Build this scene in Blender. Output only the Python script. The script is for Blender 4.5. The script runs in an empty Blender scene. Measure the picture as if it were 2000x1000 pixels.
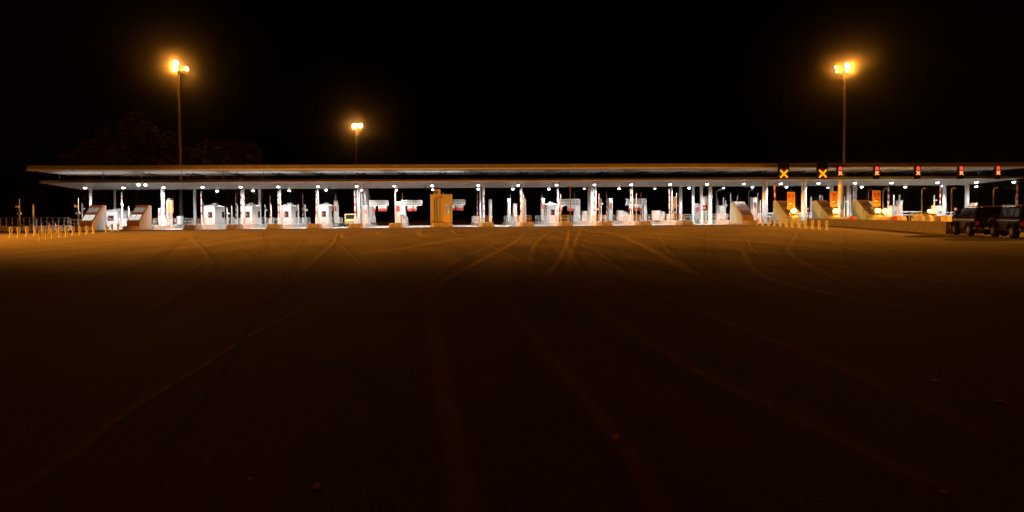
import bpy, bmesh, math, random
from mathutils import Vector, Matrix
R = math.radians
random.seed(7)
scene = bpy.context.scene
C = scene.collection

# ------------------------------------------------------------------ camera
CAM_H = 1.35
cam_d = bpy.data.cameras.new('camera'); cam = bpy.data.objects.new('camera', cam_d); C.objects.link(cam)
cam_d.lens = 18; cam_d.sensor_width = 36; cam_d.clip_end = 3000; cam_d.clip_start = 0.05
cam_d.shift_x = 0.0525; cam_d.shift_y = -0.028
YAW, PITCH, ROLL = R(-2.7), R(-1.15), R(-0.47)
M = (Matrix.Rotation(YAW, 4, 'Z') @ Matrix.Rotation(R(90) + PITCH, 4, 'X') @ Matrix.Rotation(ROLL, 4, 'Z'))
M.translation = Vector((0, 0, CAM_H))
cam.matrix_world = M
scene.camera = cam
MR = M.to_3x3()

def ray(px, py):
    return MR @ Vector(((px - 895) / 1000, -(py - 444) / 1000, -1))
def P(px, py, Y):                       # point at world depth Y
    d = ray(px, py); t = Y / d.y
    return Vector((d.x * t, Y, CAM_H + d.z * t))
def X(px, Y): return P(px, 430, Y).x
def Z(px, py, Y): return P(px, py, Y).z
def G(px, py):                          # point on the ground
    d = ray(px, py); t = -CAM_H / d.z
    return Vector((d.x * t, d.y * t, 0))

# ------------------------------------------------------------------ world, red fill sun
world = bpy.data.worlds.new('World'); scene.world = world; world.use_nodes = True
nt = world.node_tree; bg = nt.nodes['Background']
sky = nt.nodes.new('ShaderNodeTexSky'); sky.sky_type = 'NISHITA'; sky.sun_disc = False
sky.sun_elevation = R(-6); sky.sun_rotation = R(200)
nt.links.new(sky.outputs[0], bg.inputs[0]); bg.inputs[1].default_value = 0.002
sun_d = bpy.data.lights.new('red_fill_sun', 'SUN'); sun = bpy.data.objects.new('red_fill_sun', sun_d); C.objects.link(sun)  # added red fill, not a moon; brightens the dark foreground asphalt
sun_d.energy = 0.17; sun_d.angle = R(0.5); sun_d.color = (1, 0.06, 0.02); sun.rotation_euler = (R(50), 0, R(20))
vs = scene.view_settings
scene.display_settings.display_device = 'sRGB'
vs.view_transform = 'Standard'; vs.look = 'None'; vs.exposure = 0; vs.gamma = 1; vs.use_curve_mapping = False
scene.cycles.max_bounces = 6; scene.cycles.volume_bounces = 0
scene.cycles.use_light_tree = True
scene.cycles.sample_clamp_indirect = 4

SODIUM = (1.0, 0.31, 0.022)
WHITE = (1.0, 0.975, 0.94)
P_CANOPY = 1650      # downlights under the canopy
P_STRIP = 52         # strip lamps washing the upper soffit
P_MAST = 5000      # each lamp on the masts behind the canopy
P_SIDE = 420000      # flood of the masts beside the frame
HAZE = 4.6e-4

# ------------------------------------------------------------------ materials
def mat(name, col, rough=0.6, metal=0, noise=0.15, scale=3.0, bump=0.0, bscale=40, spec=0.5, rnoise=0.0, coat=0, streak=0):
    m = bpy.data.materials.new(name); m.use_nodes = True
    n = m.node_tree; b = n.nodes['Principled BSDF']; L = n.links.new
    b.inputs['Roughness'].default_value = rough; b.inputs['Metallic'].default_value = metal
    b.inputs['Specular IOR Level'].default_value = spec; b.inputs['Coat Weight'].default_value = coat
    tc = n.nodes.new('ShaderNodeTexCoord')
    if noise:
        t = n.nodes.new('ShaderNodeTexNoise'); t.inputs['Scale'].default_value = scale; t.inputs['Detail'].default_value = 7
        t.inputs['Roughness'].default_value = 0.65
        if streak:
            mp = n.nodes.new('ShaderNodeMapping'); mp.inputs['Scale'].default_value = (1, 1, 1 / streak)
            L(tc.outputs['Object'], mp.inputs[0]); L(mp.outputs[0], t.inputs['Vector'])
        else: L(tc.outputs['Object'], t.inputs['Vector'])
        r = n.nodes.new('ShaderNodeValToRGB')
        r.color_ramp.elements[0].position = 0.3; r.color_ramp.elements[1].position = 0.72
        r.color_ramp.elements[0].color = tuple(max(0, c * (1 - noise * 1.6)) for c in col) + (1,)
        r.color_ramp.elements[1].color = tuple(min(1, c * (1 + noise)) for c in col) + (1,)
        L(t.outputs[0], r.inputs[0]); L(r.outputs[0], b.inputs['Base Color'])
        if rnoise:
            q = n.nodes.new('ShaderNodeMapRange'); q.inputs[3].default_value = rough - rnoise; q.inputs[4].default_value = rough + rnoise
            q.inputs[1].default_value = .3; q.inputs[2].default_value = .7
            L(t.outputs[0], q.inputs[0]); L(q.outputs[0], b.inputs['Roughness'])
    else: b.inputs['Base Color'].default_value = (*col, 1)
    if bump:
        t2 = n.nodes.new('ShaderNodeTexNoise'); t2.inputs['Scale'].default_value = bscale; t2.inputs['Detail'].default_value = 4
        L(tc.outputs['Object'], t2.inputs['Vector'])
        bp = n.nodes.new('ShaderNodeBump'); bp.inputs['Strength'].default_value = bump; bp.inputs['Distance'].default_value = 0.01
        L(t2.outputs[0], bp.inputs['Height']); L(bp.outputs[0], b.inputs['Normal'])
    return m
def emis(name, col, s):
    m = bpy.data.materials.new(name); m.use_nodes = True
    b = m.node_tree.nodes['Principled BSDF']; b.inputs['Base Color'].default_value = (*[c * .04 for c in col], 1)
    b.inputs['Emission Color'].default_value = (*col, 1); b.inputs['Emission Strength'].default_value = s
    b.inputs['Roughness'].default_value = .4
    return m
m_white = mat('white_paint', (.74, .74, .74), .4, noise=.08, scale=1.5, streak=5, bump=.1)
m_offwhite = mat('weathered_white_paint', (.58, .57, .54), .5, noise=.18, scale=2.5, streak=6)
m_grey = mat('grey_panel', (.36, .37, .36), .5, noise=.12, scale=2, streak=3)
m_soffit = mat('soffit_metal', (.52, .52, .51), .38, metal=.3, noise=.12, scale=.35, bump=.04, bscale=3)
m_soffit_up = mat('upper_soffit_metal', (.75, .74, .71), .5, metal=0, noise=.12, scale=.35, bump=.04, bscale=3)
m_fascia = mat('fascia_metal', (.12, .115, .10), .5, metal=.2, noise=.22, scale=.8, streak=6)
m_edge = mat('fascia_edge', (.40, .40, .39), .4, noise=.08, scale=1)
m_edge_low = mat('lower_fascia_edge', (.30, .29, .28), .45, noise=.15, scale=.8)
m_groove = mat('fascia_groove', (.09, .07, .06), .6, noise=.1)
m_conc = mat('concrete', (.24, .23, .20), .85, noise=.25, scale=2.2, bump=.3, bscale=30)
m_conc_l = mat('pale_concrete', (.46, .45, .42), .8, noise=.18, scale=1.4, bump=.2, bscale=25)
m_dark = mat('dark_steel', (.06, .06, .065), .45, noise=.2, scale=6)
m_black = mat('black_housing', (.003, .002, .002), .6, spec=.05, noise=.2, scale=8)
m_steel = mat('galvanised_steel', (.42, .42, .41), .45, metal=.6, noise=.15, scale=5)
m_red = mat('red_paint', (.42, .03, .02), .4, noise=.12, scale=5)
m_pink = mat('red_reflective_film', (.6, .10, .08), .35, noise=.15, scale=6)
m_orange = mat('orange_panel', (.62, .20, .03), .45, noise=.08, scale=5)
m_brown = mat('brown_sign_panel', (.26, .13, .06), .5, noise=.2, scale=3)
m_signw = mat('white_sign_sheet', (.80, .80, .76), .4, noise=.06, scale=5)
m_glyph = mat('dark_sign_print', (.05, .015, .01), .5, noise=0)
m_building = mat('cream_render', (.33, .35, .33), .75, noise=.1, scale=1.3, streak=4, bump=.12)
m_glass = mat('dark_glass', (.02, .022, .025), .06, noise=0)
m_tint = mat('tinted_car_glass', (.002, .002, .002), .1, noise=0, spec=.12)
m_litglass = emis('lit_window', (.50, .52, .46), .45)
m_yellow = mat('yellow_paint', (.75, .55, .04), .5, noise=.15, scale=6)
m_cream = mat('bollard_plastic', (.42, .46, .46), .5, noise=.2, scale=9)
m_band = mat('bollard_band', (.22, .16, .12), .4, noise=.15, scale=10)
m_van = mat('van_paint', (.70, .45, .16), .3, noise=.05, scale=3, coat=.5)
m_car = mat('black_car_paint', (.002, .002, .0025), .3, noise=.1, scale=5, spec=.06, coat=0)
m_tyre = mat('tyre_rubber', (.003, .003, .003), .9, spec=.05, noise=.2, scale=12)
m_rim = mat('wheel_rim', (.12, .11, .10), .35, metal=.7, noise=.1)
m_chrome = mat('chrome', (.6, .6, .6), .16, metal=1, noise=0)
m_headl = mat('headlamp_glass', (.7, .7, .72), .08, metal=.6, noise=0)
m_bark = mat('bark', (.03, .022, .018), .9, noise=.3, scale=6)
m_leaf = mat('leaves', (.10, .06, .03), .7, noise=.4, scale=1.2)
m_stone = mat('pebble_stone', (.40, .36, .30), .7, noise=.2, scale=30)
m_logo = mat('blue_mark', (.16, .14, .42), .4, noise=0)
m_pole = mat('mast_steel', (.07, .065, .06), .5, metal=.2, noise=.15, scale=2)
e_lampw = emis('white_lamp_glass', (.93, .95, 1), 12)
e_lampw2 = emis('dim_lamp_glass', (.93, .95, 1), 3)
e_sod = emis('sodium_lamp_glass', (1, .62, .18), 60)
e_amber = emis('amber_beacon_glass', (1, .60, .10), 14)
e_sign = emis('backlit_sign_white', (1, .98, .86), .85)
e_sign2 = emis('backlit_sign_dim', (.75, .78, .62), .28)
e_x = emis('amber_signal_leds', (1, .33, .005), 1.7)
e_panel = emis('red_glow_face', (1, .02, .0), .025)  # faint emission stands in for the red glow around the cross
e_xs = emis('orange_signal_leds', (1, .30, .09), 2.4)
e_red = emis('red_signal_leds', (1, .06, .035), 1.9)
e_redglow = emis('red_indicator', (1, .18, .10), 1.4)

def asphalt():
    m = bpy.data.materials.new('asphalt'); m.use_nodes = True
    n = m.node_tree; b = n.nodes['Principled BSDF']; L = n.links.new
    tc = n.nodes.new('ShaderNodeTexCoord')
    def nz(s, d=6, sc=None):
        t = n.nodes.new('ShaderNodeTexNoise'); t.inputs['Scale'].default_value = s; t.inputs['Detail'].default_value = d
        if sc:
            mp = n.nodes.new('ShaderNodeMapping'); mp.inputs['Scale'].default_value = sc
            L(tc.outputs['Object'], mp.inputs[0]); L(mp.outputs[0], t.inputs['Vector'])
        else: L(tc.outputs['Object'], t.inputs['Vector'])
        return t
    big = nz(.09, 5); mid = nz(.7, 6, (1.0, .25, 1)); fine = nz(55, 3)
    r = n.nodes.new('ShaderNodeValToRGB'); r.color_ramp.elements[0].position = .3; r.color_ramp.elements[1].position = .7
    r.color_ramp.elements[0].color = (.048, .045, .042, 1); r.color_ramp.elements[1].color = (.108, .103, .096, 1)
    L(mid.outputs[0], r.inputs[0])
    mx = n.nodes.new('ShaderNodeMix'); mx.data_type = 'RGBA'; mx.blend_type = 'MULTIPLY'; mx.inputs[0].default_value = 1
    r2 = n.nodes.new('ShaderNodeValToRGB'); r2.color_ramp.elements[0].position = .25; r2.color_ramp.elements[1].position = .75
    r2.color_ramp.elements[0].color = (.7, .7, .7, 1); r2.color_ramp.elements[1].color = (1.2, 1.2, 1.2, 1)
    L(big.outputs[0], r2.inputs[0]); L(r.outputs[0], mx.inputs[6]); L(r2.outputs[0], mx.inputs[7])
    mx2 = n.nodes.new('ShaderNodeMix'); mx2.data_type = 'RGBA'; mx2.blend_type = 'MULTIPLY'; mx2.inputs[0].default_value = 1
    r3 = n.nodes.new('ShaderNodeValToRGB'); r3.color_ramp.elements[0].position = .35; r3.color_ramp.elements[1].position = .68
    r3.color_ramp.elements[0].color = (.35, .35, .35, 1); r3.color_ramp.elements[1].color = (1.9, 1.8, 1.7, 1)
    L(fine.outputs[0], r3.inputs[0]); L(mx.outputs[2], mx2.inputs[6]); L(r3.outputs[0], mx2.inputs[7])
    L(mx2.outputs[2], b.inputs['Base Color'])
    q = n.nodes.new('ShaderNodeMapRange'); q.inputs[1].default_value = .3; q.inputs[2].default_value = .7
    q.inputs[3].default_value = .82; q.inputs[4].default_value = .95
    L(mid.outputs[0], q.inputs[0]); L(q.outputs[0], b.inputs['Roughness'])
    b.inputs['Specular IOR Level'].default_value = .2
    bp = n.nodes.new('ShaderNodeBump'); bp.inputs['Strength'].default_value = .5; bp.inputs['Distance'].default_value = .006
    L(fine.outputs[0], bp.inputs['Height']); L(bp.outputs[0], b.inputs['Normal'])
    return m
m_asphalt = asphalt()

def track_mat(name, col, amax, rgh):
    m = bpy.data.materials.new(name); m.use_nodes = True
    n = m.node_tree; b = n.nodes['Principled BSDF']; L = n.links.new
    b.inputs['Base Color'].default_value = (*col, 1); b.inputs['Roughness'].default_value = rgh
    b.inputs['Specular IOR Level'].default_value = .35
    uv = n.nodes.new('ShaderNodeUVMap'); sp = n.nodes.new('ShaderNodeSeparateXYZ'); L(uv.outputs[0], sp.inputs[0])
    def math_(op, a, bb):
        k = n.nodes.new('ShaderNodeMath'); k.operation = op
        for i, v in enumerate((a, bb)):
            if v is None: continue
            if isinstance(v, (int, float)): k.inputs[i].default_value = v
            else: L(v, k.inputs[i])
        return k.outputs[0]
    def tri(o, k):          # 1 in the middle, falls to 0 at 0 and 1
        a = math_('MULTIPLY', math_('MULTIPLY', o, math_('SUBTRACT', 1, o)), 4)
        return math_('POWER', a, k)
    t = n.nodes.new('ShaderNodeTexNoise'); t.inputs['Scale'].default_value = 9; t.inputs['Detail'].default_value = 8
    tc = n.nodes.new('ShaderNodeTexCoord'); L(tc.outputs['Object'], t.inputs['Vector'])
    q = n.nodes.new('ShaderNodeMapRange'); q.inputs[1].default_value = .35; q.inputs[2].default_value = .65; L(t.outputs[0], q.inputs[0])
    q.inputs[3].default_value = .5
    a = math_('MULTIPLY', math_('MULTIPLY', tri(sp.outputs[0], 1.2), tri(sp.outputs[1], .35)), q.outputs[0])
    a = math_('MULTIPLY', a, amax)
    L(a, b.inputs['Alpha'])
    return m
m_track = track_mat('worn_tyre_track', (.28, .26, .22), .62, .85)
m_seam = track_mat('asphalt_seam', (.025, .023, .021), .5, .95)

# ------------------------------------------------------------------ mesh helpers
class MB:
    def __init__(s): s.bm = bmesh.new()
    def box(s, x0, x1, y0, y1, z0, z1, mt=None):
        r = bmesh.ops.create_cube(s.bm, size=1, matrix=Matrix.Translation(((x0 + x1) / 2, (y0 + y1) / 2, (z0 + z1) / 2)) @ Matrix.Diagonal((abs(x1 - x0), abs(y1 - y0), abs(z1 - z0), 1)))
        if mt: bmesh.ops.transform(s.bm, matrix=mt, verts=r['verts'])
        return s
    def cyl(s, a, b, r0, r1=None, seg=12, cap=True):
        a = Vector(a); b = Vector(b); d = b - a; r1 = r0 if r1 is None else r1
        rot = d.to_track_quat('Z', 'Y').to_matrix().to_4x4()
        bmesh.ops.create_cone(s.bm, cap_ends=cap, segments=seg, radius1=r0, radius2=r1, depth=d.length, matrix=Matrix.Translation((a + b) / 2) @ rot)
        return s
    def ball(s, c, r, sc=(1, 1, 1), u=12, v=8):
        bmesh.ops.create_uvsphere(s.bm, u_segments=u, v_segments=v, radius=r, matrix=Matrix.Translation(c) @ Matrix.Diagonal((*sc, 1)))
        return s
    def prism(s, prof, x0, x1):           # profile in (y,z), extruded along x
        a = [s.bm.verts.new((x0, y, z)) for y, z in prof]; b = [s.bm.verts.new((x1, y, z)) for y, z in prof]
        s.bm.faces.new(a); s.bm.faces.new(b[::-1]); k = len(prof)
        for i in range(k): s.bm.faces.new((a[i], b[i], b[(i + 1) % k], a[(i + 1) % k]))
        return s
    def prismz(s, prof, z0, z1, top=None):    # profile in (x,y), extruded up; optional other top profile
        top = top or prof
        a = [s.bm.verts.new((x, y, z0)) for x, y in prof]; b = [s.bm.verts.new((x, y, z1)) for x, y in top]
        s.bm.faces.new(a[::-1]); s.bm.faces.new(b); k = len(prof)
        for i in range(k): s.bm.faces.new((a[i], a[(i + 1) % k], b[(i + 1) % k], b[i]))
        return s
    def build(s, name, m, parent=None, bevel=0, smooth=False, loc=None):
        bmesh.ops.recalc_face_normals(s.bm, faces=s.bm.faces)
        me = bpy.data.meshes.new(name); s.bm.to_mesh(me); s.bm.free()
        if smooth:
            for f in me.polygons: f.use_smooth = True
            me.set_sharp_from_angle(angle=R(35))
        o = bpy.data.objects.new(name, me); C.objects.link(o); me.materials.append(m)
        if parent: o.parent = parent
        if loc: o.location = loc
        if bevel:
            bv = o.modifiers.new('bevel', 'BEVEL'); bv.width = bevel; bv.segments = 2; bv.limit_method = 'ANGLE'
        return o
def tag(o, label=None, cat=None, group=None, kind=None):
    if label: o['label'] = label
    if cat: o['category'] = cat
    if group: o['group'] = group
    if kind: o['kind'] = kind
    return o
def thing(name, label, cat, loc=(0, 0, 0), rz=0, group=None):
    o = bpy.data.objects.new(name, None); C.objects.link(o); o.location = loc; o.rotation_euler = (0, 0, rz)
    o.empty_display_size = .3
    return tag(o, label, cat, group)
def dup(root, loc, label, rz=None, group=None, sc=None):
    r = root.copy(); C.objects.link(r); r.location = loc; r['label'] = label
    if rz is not None: r.rotation_euler = (0, 0, rz)
    if group: r['group'] = group
    if sc: r.scale = sc
    def rec(src, dst):
        for ch in [c for c in bpy.data.objects if c.parent == src]:
            if ch is dst: continue
            k = ch.copy(); C.objects.link(k); k.parent = dst; rec(ch, k)
    rec(root, r)
    return r
ORD = ['first', 'second', 'third', 'fourth', 'fifth', 'sixth', 'seventh', 'eighth', 'ninth', 'tenth', 'eleventh', 'twelfth', 'thirteenth',
       'fourteenth', 'fifteenth', 'sixteenth', 'seventeenth', 'eighteenth', 'nineteenth', 'twentieth', 'twenty-first', 'twenty-second',
       'twenty-third', 'twenty-fourth', 'twenty-fifth', 'twenty-sixth', 'twenty-seventh', 'twenty-eighth']
def lamp(kind, name, energy, col, parent, loc, rot=None, **kw):
    d = bpy.data.lights.new(name, kind); d.energy = energy; d.color = col
    for k, v in kw.items(): setattr(d, k, v)
    o = bpy.data.objects.new(name, d); C.objects.link(o); o.parent = parent; o.location = loc
    if rot: o.rotation_euler = rot
    return o

# ------------------------------------------------------------------ ground
tag(MB().prismz([(-700, -300), (700, -300), (700, 900), (-700, 900)], -.5, 0).build('ground', m_asphalt), kind='structure')
ap = MB()
bmesh.ops.create_grid(ap.bm, x_segments=1, y_segments=1, size=1, matrix=Matrix.Translation((15, 78.4, .004)) @ Matrix.Diagonal((80, 9.1, 1, 1)))
tag(ap.build('pavement', m_conc_l), kind='structure')

def ribbon(name, pts, w, m, z):
    g = [G(*p) for p in pts]
    # Catmull-Rom smoothing on the ground
    q = []
    for i in range(len(g) - 1):
        p0 = g[max(i - 1, 0)]; p1 = g[i]; p2 = g[i + 1]; p3 = g[min(i + 2, len(g) - 1)]
        for k in range(8):
            t = k / 8
            q.append(.5 * ((2 * p1) + (-p0 + p2) * t + (2 * p0 - 5 * p1 + 4 * p2 - p3) * t * t + (-p0 + 3 * p1 - 3 * p2 + p3) * t ** 3))
    q.append(g[-1])
    bm = bmesh.new(); uvl = bm.loops.layers.uv.new('UVMap'); rows = []
    for i, p in enumerate(q):
        d = (q[min(i + 1, len(q) - 1)] - q[max(i - 1, 0)]); d.z = 0; d.normalize(); nn = Vector((-d.y, d.x, 0))
        rows.append([bm.verts.new(p + nn * w / 2 + Vector((0, 0, z))), bm.verts.new(p - nn * w / 2 + Vector((0, 0, z)))])
    for i in range(len(rows) - 1):
        f = bm.faces.new((rows[i][0], rows[i][1], rows[i + 1][1], rows[i + 1][0]))
        vv = [(0, i), (1, i), (1, i + 1), (0, i + 1)]
        for lp, (u, v) in zip(f.loops, vv): lp[uvl].uv = (u, v / (len(rows) - 1))
    me = bpy.data.meshes.new(name); bm.to_mesh(me); bm.free(); me.materials.append(m)
    o = bpy.data.objects.new(name, me); C.objects.link(o)
    return tag(o, kind='structure')
tracks = [
    ([(832, 560), (845, 620), (855, 690), (868, 770), (888, 870), (908, 1000), (915, 1060)], .32),
    ([(1170, 550), (1135, 566), (1150, 588), (1200, 625), (1300, 690), (1400, 745), (1500, 790), (1600, 840), (1720, 898), (1880, 975)], .26),
    ([(1170, 545), (1240, 562), (1320, 590), (1400, 622), (1500, 662), (1600, 702), (1750, 768), (1950, 860)], .30),
    ([(960, 565), (1010, 620), (1050, 668), (1100, 727), (1150, 790), (1210, 862), (1265, 950), (1290, 1010)], .24),
    ([(1360, 473), (1440, 487), (1457, 503), (1468, 522), (1495, 541), (1560, 561), (1660, 582), (1800, 606), (1995, 640)], .38),
    ([(1130, 446), (1195, 456), (1240, 473), (1290, 498), (1345, 530), (1400, 545)], .55),
    ([(1110, 448), (1107, 470), (1100, 495), (1085, 520), (1062, 542)], .40),
    ([(832, 572), (862, 552), (920, 520), (980, 488), (1012, 468), (1024, 452)], .38),
    ([(0, 985), (150, 885), (260, 800), (400, 715), (520, 640), (640, 590), (760, 560)], .16),
    ([(560, 470), (650, 462), (760, 455), (900, 449)], .8), ([(700, 500), (820, 480), (930, 462), (1000, 449)], .6),
    ([(300, 480), (480, 468), (640, 456)], .9), ([(1200, 448), (1330, 462), (1480, 476), (1700, 492)], .7),
    ([(1500, 520), (1620, 530), (1780, 545), (1990, 570)], .4), ([(750, 447), (738, 452), (742, 460), (770, 462)], .5),
    ([(690, 449), (668, 456), (672, 466), (700, 470)], .5), ([(838, 447), (822, 452), (822, 462), (850, 466)], .5),
    ([(905, 446), (885, 451), (892, 459), (915, 463)], .5), ([(800, 447), (815, 455), (835, 462)], .4),
    ([(945, 446), (955, 452), (985, 458)], .4), ([(1290, 450), (1420, 458), (1600, 468)], .6),
    ([(430, 455), (560, 451), (640, 447)], .7)]
for k, (pts, w) in enumerate(tracks): ribbon('tyre_track', pts, w * .7, m_track, .004 + .0012 * k)
seams = [([(602, 458), (577, 500), (547, 555), (500, 622), (442, 718), (385, 800), (330, 880)], .10),
         ([(500, 700), (600, 703), (700, 732), (790, 790)], .12), ([(560, 617), (760, 616), (980, 619)], .30),
         ([(1460, 520), (1560, 525), (1720, 524)], .35), ([(1370, 773), (1400, 771)], .12)]
for k, (pts, w) in enumerate(seams): ribbon('asphalt_seam', pts, w, m_seam, .032 + .0012 * k)
m_track2 = track_mat('faint_tyre_track', (.20, .185, .165), .5, .85)
m_dark2 = track_mat('faint_rubber_mark', (.02, .018, .017), .5, .9)
rt = random.Random(21)
kk = 0
for i in range(34):
    x0 = rt.uniform(250, 1850); y0 = rt.uniform(447, 456); d_ = rt.uniform(-1, 1)
    x1 = 1000 + (x0 - 1000) * rt.uniform(.9, 1.3) + d_ * 160; y1 = rt.uniform(475, 530)
    x2 = x1 + (x1 - x0) * rt.uniform(.5, 1.6) + (x1 - 1000) * .35; y2 = y1 + rt.uniform(25, 130)
    p3 = [(x0, y0), ((x0 * 2 + x1) / 3, y0 + (y1 - y0) * .28), (x1, y1), (x2, y2)]
    sh = rt.uniform(.10, .24)
    ribbon('tyre_track', p3, sh, m_track2 if i % 4 else m_dark2, .045 + .0008 * kk); kk += 1
# loose pebbles
pebs = [(618, 952, .020, 'larger pale pebble on the dark asphalt, near the bottom edge left of the middle'),
        (487, 937, .010, 'small pebble on the asphalt left of the larger pale pebble'),
        (1203, 857, .022, 'pale pebble on the lighter wheel track below the middle of the asphalt'),
        (1197, 561, .035, 'small bright stone on the asphalt beside the bend of a wheel track'),
        (1140, 857, .010, 'tiny pebble just left of the pale pebble on the wheel track'),
        (1825, 746, .022, 'pebble on the asphalt far to the right, upper of two'),
        (1958, 787, .022, 'pebble on the asphalt near the right edge of the picture, lower of two'),
        (935, 628, .03, 'small stone on the dark asphalt above and left of the middle'),
        (1548, 597, .03, 'small stone on the asphalt right of the middle, below the curved track'),
        (1845, 963, .012, 'pebble on the asphalt in the bottom right corner'),
        (703, 611, .025, 'small stone on the asphalt left of the middle'),
        (404, 906, .010, 'tiny pebble on the asphalt near the bottom left')]
for px, py, r, lb in pebs:
    g = G(px, py); m = MB().ball((0, 0, 0), r, (1.3 + random.random(), 1, .5), 7, 5)
    for v in m.bm.verts: v.co *= 1 + random.uniform(-.18, .18)
    o = m.build('pebble', m_stone, loc=(g.x, g.y, r * .4)); o.rotation_euler.z = random.random() * 3
    tag(o, lb, 'pebble', 'pebbles on the asphalt')

# ------------------------------------------------------------------ canopy
XL, XR = X(79, 69), X(1999, 69)
ZU1, ZU0 = 8.28, 7.62
ZL1, ZL0 = 6.50, 6.17
can = thing('toll_canopy', 'long two-tier flat canopy spanning all toll lanes, orange edges and white underside', 'canopy', (13, 72, 0))
def cb(name, m, mb, **k): 
    bmesh.ops.translate(mb.bm, vec=(-13, -72, 0), verts=mb.bm.verts); return mb.build(name, m, can, **k)
fa = MB(); n = 46; wseg = (XR - XL) / n
for i in range(n): fa.prism([(67.0, ZU0 + .13), (66.97, ZU1 - .25), (67.25, ZU1), (67.6, ZU1), (67.6, ZU0 + .13)], XL + i * wseg + .008, XL + (i + 1) * wseg - .008)
cb('upper_fascia', m_fascia, fa)
ed = MB()
for i in range(n // 2): ed.prism([(66.9, ZU0), (66.9, ZU0 + .125), (67.3, ZU0 + .125), (67.3, ZU0)], XL + i * 2 * wseg + .01, XL + (i + 1) * 2 * wseg - .01)
cb('upper_edge_trim', m_edge, ed)
up = MB()
for i in range(n // 2): up.box(XL + i * 2 * wseg + .01, XL + (i + 1) * 2 * wseg - .01, 67.31, 74.6, ZU0 + .02, ZU0 + .12)
cb('upper_soffit', m_soffit_up, up)
cb('upper_roof', m_grey, MB().prism([(67.61, ZU1 - .02), (67.61, ZU0 + .13), (75, ZU0 + .13), (75, ZU1 + .1)], XL, XR))
rl = MB(); xx = XL + 7
k = 0
while xx < XR - 1:
    if k % 2 == 0: rl.box(xx, min(xx + 4.6, XR), 74.61, 74.8, ZU0 - .10, ZU0 + .12)
    xx += 4.6 if k % 2 == 0 else 1.15; k += 1
cb('rear_lip', m_edge, rl)
xx = XL + 11.6
while xx < XR:
    cb('roof_bracket', m_dark, MB().box(xx + .05, xx + .2, 71.5, 74.6, ZU0 - .12, ZU0 + .015).box(xx + .85, xx + 1.0, 71.5, 74.6, ZU0 - .12, ZU0 + .015).box(xx + .2, xx + .85, 73.8, 74.4, ZU0 - .10, ZU0 + .013))
    xx += 5.75
lf = MB(); gv = MB(); le = MB()
for i in range(n // 2):
    a, b = XL + i * 2 * wseg + .012, XL + (i + 1) * 2 * wseg - .012
    lf.box(a, b, 69.0, 69.4, ZL0 + .20, ZL1); le.box(a, b, 68.96, 69.4, ZL0, ZL0 + .09)
gv.box(XL, XR, 69.08, 69.35, ZL0 + .09, ZL0 + .20)
cb('lower_fascia', m_edge_low, lf); cb('fascia_groove', m_groove, gv); cb('lower_edge_trim', m_edge_low, le)
ls = MB()
for i in range(n):
    a, b = XL + i * wseg + .006, XL + (i + 1) * wseg - .006
    ls.prism([(69.41, ZL0 + .03), (77, 5.74), (77, 5.82), (69.41, ZL0 + .11)], a, b)
cb('lower_soffit', m_soffit, ls)
cb('lower_roof', m_grey, MB().prism([(77.0, 5.83), (87, 6.75), (87, 6.95), (69.41, ZL1 - .02), (69.41, ZL0 + .12)], XL + .05, XR - .05))
def soff_z(Y): return ZL0 + .03 + (5.74 - ZL0 - .03) * (Y - 69.41) / 7.59 if Y <= 77 else 5.83 + .092 * (Y - 77)
nu = 12; wu = (XR - XL) / nu
for i in range(nu):
    xa = XL + (i + .5) * wu
    st = MB().box(xa - wu * .42, xa + wu * .42, 70.9, 71.1, ZL1 + .02, ZL1 + .12)
    st = cb('strip_lamp', m_grey, st)
    lamp('AREA', 'light', P_STRIP * (1 if i < 5 else .3), WHITE, can, (xa - 13, -1.0, ZL1 + .16), (R(180), 0, 0), shape='RECTANGLE', size=wu * .84, size_y=.12)
# columns: px, Y, radius
cols = [(178, 74, .17), (225, 82, .17), (319, 74, .22), (381, 82, .22), (475, 74, .24), (508, 82, .20), (701, 74, .26), (718, 82, .18),
        (945, 76, .17), (938.5, 82, .15), (1156.5, 74, .24), (1150, 82, .20), (1329, 82, .28), (1354, 80, .20), (1370, 76, .22), (1387, 74, .26),
        (1494, 71.6, .34), (1570, 71.6, .34), (1624, 80, .26), (1641, 69.9, .28), (1656, 76, .18), (1671, 82, .18), (1844, 80, .24), (1888, 75, .25)]
for px, Y, r in cols:
    x = X(px, Y); zt = soff_z(Y) + .02
    c = MB().cyl((x, Y, 0), (x, Y, zt), r, seg=20).cyl((x, Y, .0), (x, Y, .55), r * 1.35, seg=20).cyl((x, Y, zt - .12), (x, Y, zt - .003), r * 1.5, seg=20)
    cb('column', m_white, c, smooth=True)
for px in (118, 203, 278, 357, 437, 516, 595, 674, 752, 830, 908, 986, 1064, 1142, 1220, 1298, 1376, 1454, 1740, 1820, 1910):
    x = X(px, 69.6); cb('strut', m_steel, MB().cyl((x, 69.6, ZL1), (x, 69.6, ZU0 + .03), .035, seg=8).box(x - .1, x + .1, 69.5, 69.7, ZL1, ZL1 + .04))

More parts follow.
